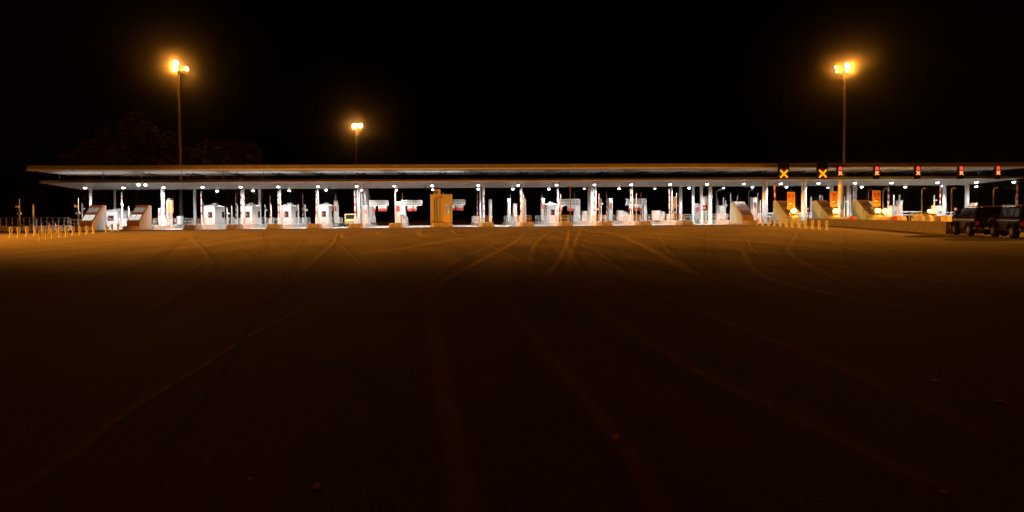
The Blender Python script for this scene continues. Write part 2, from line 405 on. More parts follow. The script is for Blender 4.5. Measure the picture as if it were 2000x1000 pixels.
# ------------------------------------------------------------------ canopy floodlights
def make_flood(label, group, energy, tilt, em):
    t = thing('floodlight', label, 'floodlight', group=group)
    MB().cyl((0, 0, .28), (0, 0, .50), .03).box(-.16, .16, -.02, .02, .24, .28).build('bracket', m_dark, t)
    MB().prismz([(-.2, -.16), (.2, -.16), (.2, .16), (-.2, .16)], .0, .24, [(-.1, -.08), (.1, -.08), (.1, .08), (-.1, .08)]).build('housing', m_grey, t, bevel=.02)
    MB().ball((0, 0, -.02), .20, (1, .9, .7), 14, 8).build('lens', em, t, smooth=True)
    if energy: lamp('SPOT', 'light', energy, WHITE, t, (0, .05, -.26), (R(tilt), 0, 0), spot_size=R(132), spot_blend=.6, shadow_soft_size=.22)
    return t
row1 = [(166, 365), (241, 366), (319.5, 365), (395.6, 364), (470, 364), (543.6, 364), (621, 363), (696.6, 363), (770, 362), (844, 360), (934, 359), (1012, 361), (1087, 361),
        (1161, 361), (1233, 361), (1309, 360), (1381, 360), (1453, 359), (1525, 359), (1598.6, 358), (1669.7, 357), (1741, 357), (1831, 356), (1907, 355), (1980, 355)]
f0 = None
for i, (px, py) in enumerate(row1):
    p = P(px, py, 70.4); lb = f'{ORD[i]} white floodlight from the left in the front row under the canopy'
    p.z = soff_z(70.4) - .42 - (py - 360) * .012
    if f0 is None: f0 = make_flood(lb, 'floodlights in the front row under the canopy', P_CANOPY, 24, e_lampw); f0.location = p
    else: dup(f0, p, lb)
row2 = [(424, 373, 1), (494.5, 372, 1), (565, 372, 1), (637, 371, 1), (706, 371, 1), (774, 371, 1), (845, 370, 1), (934, 369, 1), (1001.6, 369, 1), (1072, 369, 1), (1141.5, 368, 0),
        (1209, 368, 1), (1279, 368, 0), (1346, 367, 1), (1413, 367, 0), (1469.5, 365, 1), (1536, 365, 1), (1617, 366, 0), (1683, 365, 1), (1768, 365, 1), (1838, 363, 1), (1906.6, 364, 1)]
g0 = h0 = None
for i, (px, py, on) in enumerate(row2):
    p = P(px, py, 78.5)
    if on:
        lb = f'{ORD[i]} lamp from the left in the rear row below the canopy edge, lit'
        if g0 is None: g0 = make_flood(lb, 'floodlights in the rear row under the canopy', P_CANOPY * .8, 5, e_lampw); g0.location = p; first = g0
        else: dup(g0, p, lb)
    else:
        lb = f'{ORD[i]} lamp from the left in the rear row below the canopy edge, dim'
        if h0 is None: h0 = make_flood(lb, 'floodlights in the rear row under the canopy', 150, 5, e_lampw2); h0.location = p
        else: dup(h0, p, lb)
dup(f0, P(270.5, 361, 71), 'left one of the close pair of floodlights high under the canopy front edge', group='pair of floodlights high under the canopy')
dup(f0, P(284, 361, 71), 'right one of the close pair of floodlights high under the canopy front edge', group='pair of floodlights high under the canopy')

# ------------------------------------------------------------------ masts
def mast(px_base, Y, lamps, label, energy, ztop):
    xb = X(px_base, Y)
    t = thing('light_mast', label, 'light mast', (xb, Y, 0), group='tall sodium light masts')
    MB().cyl((0, 0, 0), (0, 0, ztop), .34, .16, 16).cyl((0, 0, 0), (0, 0, .4), .5, .5, 16).build('pole', m_pole, t, smooth=True)
    MB().cyl((-1.0, 0, ztop), (1.6, 0, ztop), .06).cyl((0, -.8, ztop), (0, .8, ztop), .06).cyl((0, 0, ztop - .15), (0, 0, ztop + .2), .3, seg=14).build('crossarm', m_pole, t)
    for (lx, ly, big, s) in lamps:
        p = P(lx, ly, Y - .5); dx, dz = p.x - xb, p.z
        h = MB().box(dx - s * .9, dx + s * .9, -.35, .25, dz - s * .9, dz + s * .9).cyl((dx, 0, dz), (0 if abs(dx) < 1.7 else dx * .5, 0, ztop), .04).build('lamp_head', m_dark, t, bevel=.05)
        MB().ball((dx, -.36, dz), s, (1, .35, 1), 16, 10).build('lens', e_sod, h, smooth=True)
        if Y > 120: lamp('POINT', 'light', energy * big, SODIUM, t, (dx, -1.0, dz - .1), shadow_soft_size=.3)
        else: lamp('SPOT', 'light', energy * big, SODIUM, t, (dx, -1.0, dz - .1), (R(-52), 0, 0), spot_size=R(165), spot_blend=.5, shadow_soft_size=.3)
mast(354, 88, [(342, 123, 1, .42), (341, 134, 1, .36), (363.5, 134, .5, .28)], 'tallest sodium light mast, rising behind the left part of the canopy', P_MAST, Z(350, 140, 88))
mast(697.5, 148, [(692, 246, 1, .62), (703.5, 245, 1, .55)], 'distant, shorter looking sodium light mast left of the middle', P_MAST * .9, Z(697, 252, 148))
mast(1648, 93, [(1655.5, 127.5, 1, .42), (1656, 137, .8, .30), (1633, 131, .3, .18), (1636, 139, .3, .16)], 'tall sodium light mast rising behind the right part of the canopy', P_MAST, Z(1648, 141, 93))
# two further masts of the same row, just outside the picture, whose floods face the plaza
MH = 25
def side_mast(x, y, aims, label):
    t = thing('light_mast', label, 'light mast', (x, y, 0), group='tall sodium light masts')
    MB().cyl((0, 0, 0), (0, 0, MH), .34, .16, 16).build('pole', m_pole, t, smooth=True)
    MB().cyl((-1.0, 0, MH), (1.0, 0, MH), .06).cyl((0, 0, MH - .1), (0, 0, MH + .2), .3, seg=14).build('crossarm', m_pole, t)
    for dx in (-.9, .9):
        h = MB().box(dx - .4, dx + .4, -.25, .25, MH + .05, MH + .7).build('lamp_head', m_dark, t, bevel=.05)
        MB().ball((dx, .26, MH + .38), .36, (1, .3, .8), 16, 10).build('lens', e_sod, h, smooth=True)
    for k, (tx, ty, en, sz, bl) in enumerate(aims):
        d = Vector((tx - x, ty - y, -(MH - .5))); q = d.to_track_quat('-Z', 'Y').to_euler()
        lamp('SPOT', 'light', en, SODIUM, t, (0, .8, (MH - .5)), q, spot_size=R(sz), spot_blend=bl, shadow_soft_size=.3)
side_mast(-84, 40, [(0, 46, P_SIDE * 3.1, 48, .95), (-38, 58, P_SIDE * .12, 44, 1)], 'sodium light mast out to the left, beside the asphalt in front of the plaza')
side_mast(96, 40, [(20, 47, P_SIDE * 1.9, 45, .95), (50, 50, P_SIDE * .3, 40, 1)], 'sodium light mast out to the right, beside the asphalt in front of the plaza')

# ------------------------------------------------------------------ islands
noses = [(370, 'first'), (453, 'second'), (532, 'third'), (611, 'fourth'), (693, 'fifth'), (772, 'sixth'), (863, 'seventh'), (952, 'eighth'), (1031, 'ninth'),
         (1107, 'tenth'), (1185, 'eleventh'), (1261, 'twelfth'), (1343, 'thirteenth')]
NX = [X(px, 68.0) for px, _ in noses]
def island_mesh(t, w, y1, hh=.5):
    a = w / 2
    MB().prismz([(-a, 1.7), (a, 1.7), (a, y1), (-a, y1)], 0, hh, [(-a + .06, 1.75), (a - .06, 1.75), (a - .06, y1 - .1), (-a + .06, y1 - .1)]).build('platform', m_conc_l, t, bevel=.03)
    b = a
    bot = [(-b, .3), (-b * .75, 0), (b * .75, 0), (b, .3), (b, 1.7), (-b, 1.7)]
    top = [(-b * .86, .42), (-b * .62, .2), (b * .62, .2), (b * .86, .42), (b * .86, 1.7), (-b * .86, 1.7)]
    nb = MB().prismz(bot, 0, .22, bot).prismz([(x * .97, y + .02) for x, y in bot], .22, .62, top)
    nb.build('nose', m_conc, t, bevel=.05)
for (px, o_), x in zip(noses, NX):
    t = thing('traffic_island', f'concrete traffic island with rounded nose, {o_} of thirteen from the left', 'traffic island', (x, 67.9, 0), group='concrete islands between the toll lanes')
    island_mesh(t, 3.0 if px == 863 else 1.85, 19)

# railings
def railing(x, y0, y1, label, z=.5, h=1.0, step=.42, m=m_white, cross=None):
    t = thing('railing', label, 'railing', (x, y0, z), group='white railings on the islands')
    L_ = y1 - y0
    fr = MB().box(-.025, .025, 0, L_, h - .05, h).box(-.02, .02, 0, L_, .52, .56).box(-.02, .02, 0, L_, .06, .10)
    k = 0; y = 0
    while y <= L_:
        if k % 5: fr.box(-.012, .012, y - .012, y + .012, .10, h - .05)
        y += step; k += 1
    fr.build('rails', m, t)
    y = 0
    while y <= L_ + .01:
        MB().box(-.035, .035, y - .035, y + .035, 0, h + .02).build('post', m, t); y += step * 5
    return t
rail_idx = [0, 1, 2, 3, 4, 5, 7, 8, 9, 10, 11, 12]
for i in rail_idx:
    o_ = noses[i][1]; x = NX[i]
    s = 1 if i <= 5 else -1
    railing(x + .8 * s, 70.2, 85.5, f'white barred railing along the near side of the {o_} island from the left', step=.42)
    # short cross rail over the nose end
    t = thing('railing', f'short white barred railing across the front end of the {o_} island', 'railing', (x, 69.9, .5), group='white railings on the islands')
    if i in (0, 7, 8, 9, 10, 11, 12):
        m = MB().box(-.8, .8, -.02, .02, .95, 1.0).box(-.8, .8, -.015, .015, .5, .54).box(-.8, .8, -.015, .015, .06, .1)
        for k in range(9): m.box(-.8 + k * .2 - .012, -.8 + k * .2 + .012, -.012, .012, .0, .95)
        m.build('rails', m_offwhite, t)
    else: bpy.data.objects.remove(t)

# booths
def make_booth(label):
    t = thing('toll_booth', label, 'toll booth', group='white toll booths on the left islands')
    a = .75
    b = MB().prismz([(-a, 0), (a, 0), (a, 3.6), (-a, 3.6)], 0, 2.55)
    b.build('cabin', m_white, t, bevel=.06)
    rf = MB().prismz([(-a - .08, -.1), (a + .08, -.1), (a + .08, 3.7), (-a - .08, 3.7)], 2.551, 2.68).prismz([(-a - .05, -.05), (a + .05, -.05), (a + .05, 3.65), (-a - .05, 3.65)], 2.68, 2.9, [(-a * .4, .6), (a * .4, .6), (a * .4, 3.0), (-a * .4, 3.0)])
    rf.build('roof', m_white, t, bevel=.04)
    ac = MB().box(-.1, .5, 1.2, 1.9, 2.86, 3.15).build('air_conditioner', m_grey, t, bevel=.03)
    MB().cyl((.2, 1.19, 3.0), (.2, 1.17, 3.0), .1, seg=14).build('fan_grille', m_dark, ac)
    w = MB().box(-.15, .42, -.03, .02, 1.05, 1.85).build('window', m_glass, t)
    MB().box(-.2, .47, -.015, .0, 1.0, 1.045).box(-.2, .47, -.015, 0, 1.855, 1.9).build('frame', m_steel, w)
    w = MB().box(a - .02, a + .015, 2.5, 3.3, 1.0, 1.95).build('window', m_glass, t)
    MB().box(a, a + .03, 2.45, 3.35, .95, .995).build('sill', m_steel, w)
    MB().box(-.22, .1, -.05, -.031, 1.3, 1.55).build('sign_plate', m_pink, t)
    MB().box(-.74, -.45, -.04, -.001, .1, 1.0).build('door_panel', m_offwhite, t)
    MB().cyl((-.62, -.35, -.1), (-.62, -.35, 3.15), .03).box(-.72, -.52, -.45, -.25, -.02, .06).build('pipe', m_steel, t)
    return t
bnames = ['leftmost white toll booth with rounded roof and grey side, next to a pale column', 'second white toll booth from the left, between two bright round columns',
          'third white toll booth from the left, behind a thin lamp pole', 'fourth white toll booth from the left, beside a post with a red dot']
bt = None
for i, (px, w) in enumerate([(409, 22), (482, 20), (558, 20), (631, 20)]):
    loc = (X(px, 74.5), 74.5, .5)
    if bt is None: bt = make_booth(bnames[0]); bt.location = loc
    else: dup(bt, loc, bnames[i])
bt2 = dup(bt, (X(1078, 78.5), 78.5, .5), 'white toll booth with grey window and box on its roof, on the tenth island', group='white toll booths on the right islands')
bt3 = dup(bt, (X(214, 76), 76, .35), 'greyish toll booth with two dark windows just behind the leftmost sloped sign box', group='white toll booths on the left islands')
bt3.scale = (1.4, 1, .85)

# thin full height poles at each island, nose masts, barrier arms
def post(name, label, cat, x, y, z0, z1, r, m, group, seg=10, r1=None):
    o = MB().cyl((0, 0, 0), (0, 0, z1 - z0), r, r1 if r1 else r, seg).box(-r * 2, r * 2, -r * 2, r * 2, 0, .04).build(name, m, loc=(x, y, z0), smooth=True)
    return tag(o, label, cat, group)
for i in (2, 3, 4, 5, 8, 9, 10, 11, 12):
    post('lamp_pole', f'thin white pole from the {noses[i][1]} island up to the canopy', 'pole', NX[i] - (.3 if i < 6 else -.0), 72.6, .5, soff_z(72.6), .085, m_offwhite, 'thin poles carrying the canopy lamps')
def striped_arm(label, x, y, z0, ztop, r, group, first='white', nb=6, lean=0, cab=True, tip=False):
    t = thing('barrier_arm', label, 'barrier', (x, y, z0), group=group); t.rotation_euler.y = 0
    if cab: MB().box(-.2, .2, -.2, .25, 0, 1.0).build('cabinet', m_offwhite, t, bevel=.04)
    H = ztop - z0; z = .75; seg = (H - z) / nb
    wm = MB(); rm = MB()
    fr = [1.0 if (k % 2 == 0) == (first == 'white') or first == 'red' else .4 for k in range(nb)]; tot = sum(fr)
    for k in range(nb):
        seg = (H - .75) * fr[k] / tot
        tgt = wm if (k % 2 == 0) == (first == 'white') else rm
        rr = r * (1.0 if not (tip and k == nb - 1) else 1.9)
        tgt.cyl((lean * (z), -.3, z), (lean * (z + seg), -.3, z + seg - .002), r if not (tip and k == nb - 1) else r * 1.1, rr, 10)
        z += seg
    wm.build('white_bands', m_white, t, smooth=True); rm.build('red_bands', m_red, t, smooth=True)
    return t
for i in range(13):
    if i in (6,): continue
    x = NX[i]; o_ = noses[i][1]
    if i < 5: xx = x - .75
    else: xx = x
    if i not in (5, ):
        striped_arm(f'raised white and red barrier arm near the front of the {o_} island', xx, 73.6, .5, 5.25, .085, 'raised barrier arms at the lane entries', nb=7, tip=i > 7, lean=.01 if i % 2 else -.012)
    striped_arm(f'raised dark red barrier arm at the rear of the {o_} island from the left', x, 84, .5, 5.35, .07, 'raised barrier arms at the lane exits', first='red', nb=9)
for i in (8, 9, 10, 11, 12):
    t = thing('camera_post', f'thin grey post with small cameras at the nose of the {noses[i][1]} island', 'camera post', (NX[i], 71.2, .5), group='camera posts on the island noses')
    MB().cyl((0, 0, 0), (0, 0, 4.0), .06, .045).build('pole', m_steel, t, smooth=True)
    MB().box(.06, .3, -.16, .1, 2.1, 2.3).build('camera', m_offwhite, t, bevel=.02)
    MB().box(-.32, -.06, -.12, .12, 1.15 + (i % 3) * .5, 1.4 + (i % 3) * .5).build('camera', m_offwhite, t, bevel=.02)
# bronze lamp post at nose ten
t = thing('street_lamp', 'brown lamp post with a round dull head standing on the tenth island nose', 'street lamp', (X(1114, 68.9), 68.9, .6))
MB().cyl((0, 0, 0), (0, 0, 4.6), .07, .05).build('pole', m_pole, t, smooth=True); MB().ball((-.05, 0, 4.75), .22, (1, 1, .9)).build('lamp_head', m_pole, t, smooth=True)

# lane equipment cabinets along the islands
def cabinet(label, x, y, w, d, h, z=.5, m=m_offwhite, screen=None, mark=False):
    t = thing('payment_machine', label, 'machine', (x, y, z), group='lane machines on the islands')
    MB().box(-w / 2, w / 2, 0, d, .08, h).build('housing', m, t, bevel=.05)
    MB().box(-w / 2 + .04, w / 2 - .04, .04, d - .04, 0, .08).build('base', m_dark, t)
    MB().box(-w / 2 - .05, w / 2 + .05, -.06, d + .05, h, h + .07).build('hood', m, t, bevel=.02)
    if screen: MB().box(-w * .3, w * .3, -.02, .01, h * .55, h * .8).build('screen', screen, t)
    if mark:
        k = MB()
        for a in range(4): k.box(-.04, .04, -.012, -.002, -.17, .17, Matrix.Translation((.1, 0, h * .55)) @ Matrix.Rotation(R(45 * a), 4, 'Y'))
        k.build('round_mark', m_logo, t)
    return t
def cabp(label, px0, px1, pt, Y, **k):
    x = X((px0 + px1) / 2, Y); w = abs(X(px1, Y) - X(px0, Y)); z = k.pop('z', .5)
    return cabinet(label, x, Y, w, k.pop('d', .8), Z((px0 + px1) / 2, pt, Y) - z, z=z, **k)
cabp('tall white payment cabinet beside the ladder column, with pink notices', 709, 719, 402, 76, screen=m_pink)
cabp('second white cabinet right of the ladder column on the fifth island', 719, 727, 404, 78)
cabp('low pale box at the right foot of the fifth island cabinets', 727, 731, 418, 79)
cabp('white payment cabinet with dark red opening on the sixth island', 772, 783, 394, 74, screen=m_red)
cabp('pale brown box between railing and gantry leg on the sixth island', 782, 789, 420, 73, m=m_conc)
cabp('tall pale vertical cabinet left of the thin pole on the ninth island', 1003, 1010, 398, 75)
cabp('narrow grey-brown signal cabinet on the eighth island nose', 1020, 1026, 389, 71, m=m_grey)
cabp('tall narrow pale machine with brown top on the ninth island', 992, 998, 389, 80)
cabp('tall narrow pale machine with red label on the tenth island', 1058, 1064, 388, 80, screen=m_red)
cabp('low beige box in front of the double column on the eleventh island', 1139, 1148, 413, 77)
cabp('pale machine with brown head beside the dark red arm on the eleventh island', 1189, 1197, 388, 79, screen=m_brown)
cabp('white box with hood, larger of two on the twelfth island', 1208, 1219, 412, 76)
cabp('small white box right of the larger one on the twelfth island', 1219, 1227, 415, 77)
cabp('white hooded box, larger of two on the thirteenth island', 1277, 1290, 412, 75)
cabp('small white box beside the hooded one on the thirteenth island', 1291, 1298, 414, 76)
cabp('pinkish white machine between the pale columns right of the middle', 1357, 1368, 398, 80, screen=m_pink)
cabp('white box with two upright stubs left of the grey sloped sign box', 1405, 1416, 402, 76)
cabp('tall thin machine with red light left of the broad pale column', 1376, 1382, 384, 78, screen=m_redglow if False else m_pink)
cabp('pale machine with four lamps left of the first front column', 1471, 1478, 386, 75, screen=m_pink)
cabp('white cabinet with a purple round mark right of the third orange board', 1742, 1754, 402, 72, z=.3, mark=True)
cabp('pale cabinet with a purple round mark behind the corrugated drum', 1829, 1842, 402, 74, z=.3, mark=True)
cabp('thin tall white machine right of the purple marked cabinet', 1758, 1763, 392, 74, z=.3)
cabp('large pale cabinet behind the sloped sign box farthest right', 1678, 1704, 393, 78, z=.3)
cabp('white box at the roof height of the left off-road vehicle', 1903, 1909, 397, 74, z=.3)
cabp('broad white box beside the red arm near the right edge', 1969, 1982, 401, 74, z=.3)
cabp('tall pale machine with pink top left of the light column on the far left', 327, 333, 388, 78)
cabp('small white box on the railing line right of the orange board on the left', 345, 353, 423, 76)
cabp('round topped pink and white machine left of the pale column', 309, 314, 407, 76, screen=m_pink)
cabp('grey box with a hanging shade right of the double row column', 956, 961, 390, 76)
cabp('tall grey machine with a red dot beside the fourth booth', 652, 659, 393, 77, screen=m_red)

# white upright stubs and small white bollards here and there
stubs = [(444, 406, 74), (453, 402, 78), (464, 400, 78), (518, 400, 78), (530, 400, 74), (583, 399, 76), (596, 400, 78), (661, 398, 78), (335, 397, 72), (161, 397, 76), (252, 403, 74),
         (1174, 388, 76), (1413, 386, 80), (1417, 391, 80), (1427, 377, 76), (1440, 383, 78), (1455, 398, 74), (1584, 386, 76), (1601, 381, 80), (1606, 383, 80), (1649, 384, 76), (1745, 381, 80),
         (1756, 381, 76), (1824, 381, 76), (1984, 381, 76), (1026.5, 389, 76), (1480, 377, 76), (1485, 391, 74), (1402, 390, 82)]
for i, (px, pt, Y) in enumerate(sorted(stubs)):
    t = thing('marker_post', f'{ORD[i] if i < 28 else "last"} slim white upright post from the left standing among the lane machines', 'post', (X(px, Y), Y, .3), group='slim white posts among the machines')
    h = Z(px, pt, Y) - .3
    MB().cyl((0, 0, 0), (0, 0, h), .085, .085, 10).build('tube', m_offwhite, t, smooth=True)
    MB().ball((0, 0, h), .087, (1, 1, .5), 10, 6).build('cap', m_white, t, smooth=True)
    if i % 3 == 0: MB().box(.08, .38, -.15, .1, h - .9, h - .7).build('camera', m_white, t, bevel=.02)

# gantries with red hanging flaps
def gantry(label, px0, px1, pt, pb, Y, leg_side, flaps, legw=.6):
    x0, x1 = X(px0, Y), X(px1, Y); zt, zb = Z((px0 + px1) / 2, pt, Y), Z((px0 + px1) / 2, pb, Y)
    xl = x0 if leg_side < 0 else x1
    t = thing('height_gauge', label, 'height gauge', (xl, Y, 0), group='white height gauges reaching over the lanes')
    a, b = x0 - xl, x1 - xl
    f = MB().box(a, b, -.04, .04, zt - .1, zt).box(a, b, -.04, .04, zb, zb + .1).box(a, a + .1, -.04, .04, zb, zt).box(b - .1, b, -.04, .04, zb, zt)
    f.box(a, b, .5, .58, zt - .1, zt).box(a, b, .5, .58, zb, zb + .1)
    k = a + .8
    while k < b - .2: f.box(k, k + .05, -.03, .03, zb + .1, zt - .1); k += .9
    f.box(a + .1, b - .1, -.02, .02, (zt + zb) / 2 - .03, (zt + zb) / 2 + .03)
    f.build('box_frame', m_white, t)
    MB().box(a + .1, b - .1, .06, .10, zb + .1, zt - .1).build('back_panel', m_grey, t)
    s = 1 if leg_side < 0 else -1
    MB().box(-.02 * s, legw * s, .0, .4, .5, zb).box(legw * s + .1 * s, legw * s + .2 * s, .1, .3, .5, zb).build('leg', m_white, t, bevel=.02)
    for (fa_, fb_) in flaps:
        xa, xb = X(fa_, Y) - xl, X(fb_, Y) - xl; mid = zb - .42
        fl = MB().box(xa, xb, -.02, .02, mid, zb - .01).build('flap', m_offwhite, t)
        MB().box(xa, xb, -.025, .025, mid - .42, mid).build('red_edge', m_red, fl)
gantry('white box gantry with red hanging flaps reaching right from the ladder column', 721, 759, 391, 402, 80, -1, [(729.5, 734), (739, 756)])
gantry('white box gantry with red flaps reaching right, just left of the tan cabin', 783, 825, 391, 402, 80, -1, [(796, 806), (808, 814)])
gantry('white box gantry whose end sticks out right of the tan cabin', 868, 909, 389.5, 400.5, 80, -1, [(884, 888.5), (891.5, 894), (895.5, 900), (901, 905)])
gantry('white portal gantry with red band right of the white booth with a grey window', 1092, 1133, 388.5, 402, 80, 1, [(1094, 1098), (1108, 1121)], legw=.75)
gantry('white portal gantry with two dark red gaps, second from the right', 1223, 1263, 388, 401, 80, 1, [(1228, 1235), (1239, 1247), (1249, 1254)], legw=.4)

# ------------------------------------------------------------------ the tan cabin
Yb = 69.2
bx = X(861.5, Yb); zt = Z(861, 381, Yb)
t = thing('service_cabin', 'tan square cabin with a lit door window in the middle of the lanes', 'cabin', (bx, Yb, .62))
H = zt - .62; wl = X(841, Yb) - bx; wr = X(883.5, Yb) - bx
cw = MB().box(wl, wr, 0, 3.2, 0, H); cw.build('wall', m_building, t, bevel=.03)
MB().box(wl - .06, wr + .06, -.07, 3.27, H, H + .1).build('roof', m_building, t, bevel=.02)
for a in (851, 857.3): MB().box(X(a, Yb) - bx - .05, X(a, Yb) - bx + .05, -.07, -.002, .1, H - .15).build('pipe', m_building, t, bevel=.015)
MB().box(X(843, Yb) - bx, X(848, Yb) - bx, -.10, -.002, .1, H - .3).build('duct', m_building, t, bevel=.02)
MB().box(X(842, Yb) - bx, X(855, Yb) - bx, -.25, -.002, .1, .35).build('step_box', m_brown, t, bevel=.02)
d = MB().box(X(866.5, Yb) - bx, X(879.5, Yb) - bx, -.03, -.002, .05, Z(872, 398, Yb) - .62).build('door', mat('cabin_door', (.50, .36, .22), .6, noise=.1), t, bevel=.01)
MB().box(X(867.5, Yb) - bx, X(878, Yb) - bx, -.05, -.031, Z(872, 418.5, Yb) - .62, Z(872, 400.5, Yb) - .62).build('door_window', m_litglass, d)
MB().box(X(868.2, Yb) - bx, X(874.5, Yb) - bx, -.056, -.051, Z(872, 418, Yb) - .62, Z(872, 403, Yb) - .62).build('blind', m_grey, d)
MB().box(X(875.5, Yb) - bx, X(877.5, Yb) - bx, -.056, -.051, Z(872, 418, Yb) - .62, Z(872, 411, Yb) - .62).build('glow_panel', emis('yellow_glow', (.8, .9, .1), .6), d)
ac = MB().box(X(847.5, Yb) - bx, X(861, Yb) - bx, .3, 1.3, H + .1, H + .78).build('air_conditioner', m_building, t, bevel=.06)
MB().cyl((X(852, Yb) - bx, .29, H + .42), (X(852, Yb) - bx, .26, H + .42), .24, seg=18).build('fan_grille', m_dark, ac)
MB().cyl((.3, .5, H + .1), (.3, .5, H + .35), .04).build('vent_pipe', m_steel, t)
MB().ball((X(860.5, Yb) - bx, -.08, H - .25), .13, (1, .6, 1.2), 10, 7).build('wall_lamp', m_red, t)

# ladders
for px, Y, lb in ((710.5, 73.6, 'steel ladder fixed up the bright column on the fifth island'), (1664, 75.6, 'steel ladder up a column right of the second orange board')):
    t = thing('ladder', lb, 'ladder', (X(px, Y), Y, .6), group='steel ladders on the columns')
    zt = soff_z(Y) - .9
    MB().box(-.27, -.21, 0, .06, 0, zt).box(.21, .27, 0, .06, 0, zt).build('side_rail', m_white, t)
    rg = MB(); z = .3
    while z < zt: rg.cyl((-.22, .03, z), (.22, .03, z), .025, seg=6); z += .32
    rg.build('rungs', m_white, t)

# ------------------------------------------------------------------ sloped sign boxes
def wedge(label, px_nose, Y0, ztop, lit, flip, base=.0):
    x = X(px_nose, Y0)
    t = thing('sign_box', label, 'sign box', (x, Y0, base), group='sloped sign boxes at the island ends')
    a = .78
    prof = [(0, 0), (0, 1.05), (2.15, ztop), (2.9, ztop), (2.9, 0)]
    MB().prism(prof, -a + .05, a - .05).build('body', m_grey if lit else mat('pale_grey_panel', (.27, .36, .33), .6, noise=.14, scale=1.5, streak=3), t, bevel=.02)
    L_ = math.hypot(2.15, ztop - 1.05); ang = math.atan2(ztop - 1.05, 2.15)
    mt = Matrix.Translation((0, 0, 1.05)) @ Matrix.Rotation(ang, 4, 'X')
    fm = MB(); fm.box(-a, a, 0.02, L_, .0, .06, mt).box(-a, a, -.04, -.002, .02, 1.04); fm.build('sloped_panel', m_brown, t, bevel=.01)
    rows = [(.32, 1.25), (1.75, 2.55)]
    for ri, (v0, v1) in enumerate(rows):
        for ci, (u0, u1) in enumerate(((-.62, -.04), (.04, .62))):
            sh = MB(); sh.box(u0, u1, v0, v1, .065, .085, mt)
            s_ = sh.build('sign_sheet', (e_sign if ri == 0 else e_sign2) if lit else m_dark, t)
            pr = MB()
            for k in range(3 if lit else 2): pr.box(u0 + .1, u1 - .1 - .08 * (k % 2), v0 + .15 + k * .22, v0 + .2 + k * .22, .086, .09, mt)
            pr.build('print_lines', m_glyph if not lit else m_grey, s_)
    MB().prismz([(-a, -.95), (-a * .6, -1.3), (a * .6, -1.3), (a, -.95), (a, -.05), (-a, -.05)], 0, .55).build('bumper', m_conc, t, bevel=.08)
    if lit:
        MB().box(-.12, .12, -.10, -.045, .35, .5).build('reflector', m_signw, t)
    return t
wedge('leftmost sloped brown sign box with white sheets, behind the row of short posts', 168, 66.5, 3.25, True, 1)
wedge('sloped brown sign box with white sheets, second from the left', 260, 66.5, 3.2, True, 1)
wedge('pale grey sloped sign box just left of the right hand row of short posts', 1461, 67.5, 3.15, False, 1)
wedge('sloped sign box below the first orange board, behind the right hand posts', 1548, 66.5, 3.2, False, 1)
wedge('sloped sign box below the second orange board, behind the low wall', 1628, 66, 3.2, False, 1)
wedge('rightmost sloped sign box, next to the third orange board', 1709, 65.5, 3.2, False, 1)
# islands carrying those boxes
for px, Y, lb in ((168, 66.5, 'low concrete island under the leftmost sloped sign box'), (260, 66.5, 'low concrete island under the second sloped sign box'), (1461, 67.5, 'low concrete island under the first sloped sign box on the right'),
                  (1548, 66.5, 'low concrete island under the first orange board'), (1628, 66, 'low concrete island under the second orange board'), (1709, 65.5, 'low concrete island under the third orange board')):
    t = thing('traffic_island', lb, 'traffic island', (X(px, Y), Y, 0), group='concrete islands under the sign boxes')
    MB().box(-.95, .95, 2.95, 20, 0, .5).build('platform', m_conc_l, t, bevel=.04)
    MB().prismz([(-1.0, -1.5), (-.6, -1.9), (.6, -1.9), (1.0, -1.5), (1.0, 2.94), (-1.0, 2.94)], 0, .16).build('kerb', m_conc, t, bevel=.03)
railing(X(260, 66.5) + .85, 70, 85, 'white barred railing behind the second sloped sign box')
railing(X(168, 66.5) + .85, 70, 85, 'white barred railing behind the leftmost sloped sign box')
railing(X(1461, 67.5) - .85, 71, 85, 'white barred railing left of the pale grey sloped sign box')
railing(X(1548, 66.5) - .85, 70, 85, 'white barred railing behind the sloped box of the first orange board')
railing(X(1628, 66) - .85, 70, 85, 'white barred railing behind the sloped box of the second orange board')
railing(X(1709, 65.5) - .85, 70, 85, 'white barred railing behind the rightmost sloped box')
for px, Y, o_ in ((168, 66.5, 'leftmost sloped sign box'), (260, 66.5, 'second sloped sign box from the left')):
    striped_arm(f'raised white barrier arm with red bands behind the {o_}', X(px, Y) + .4, 73.6, .5, 5.2, .085, 'raised barrier arms at the lane entries', nb=7)
for px, pt, Y, o_ in ((1512, 356, 70, 'leaning orange lit barrier arm right of the first front column'), (1731.5, 362, 76, 'tall raised red barrier arm with white bands right of the third orange board'),
                      (1832, 360, 76, 'tall raised red barrier arm above the corrugated drum'), (1982, 360, 76, 'tall raised red barrier arm at the right edge of the picture'), (1664, 352, 77.5, 'raised red barrier arm beside the right hand ladder')):
    striped_arm(o_, X(px, Y), Y, .5, Z(px, pt, Y), .11, 'tall barrier arms on the right', first='red', nb=9, lean=-.03 if px == 1512 else 0)

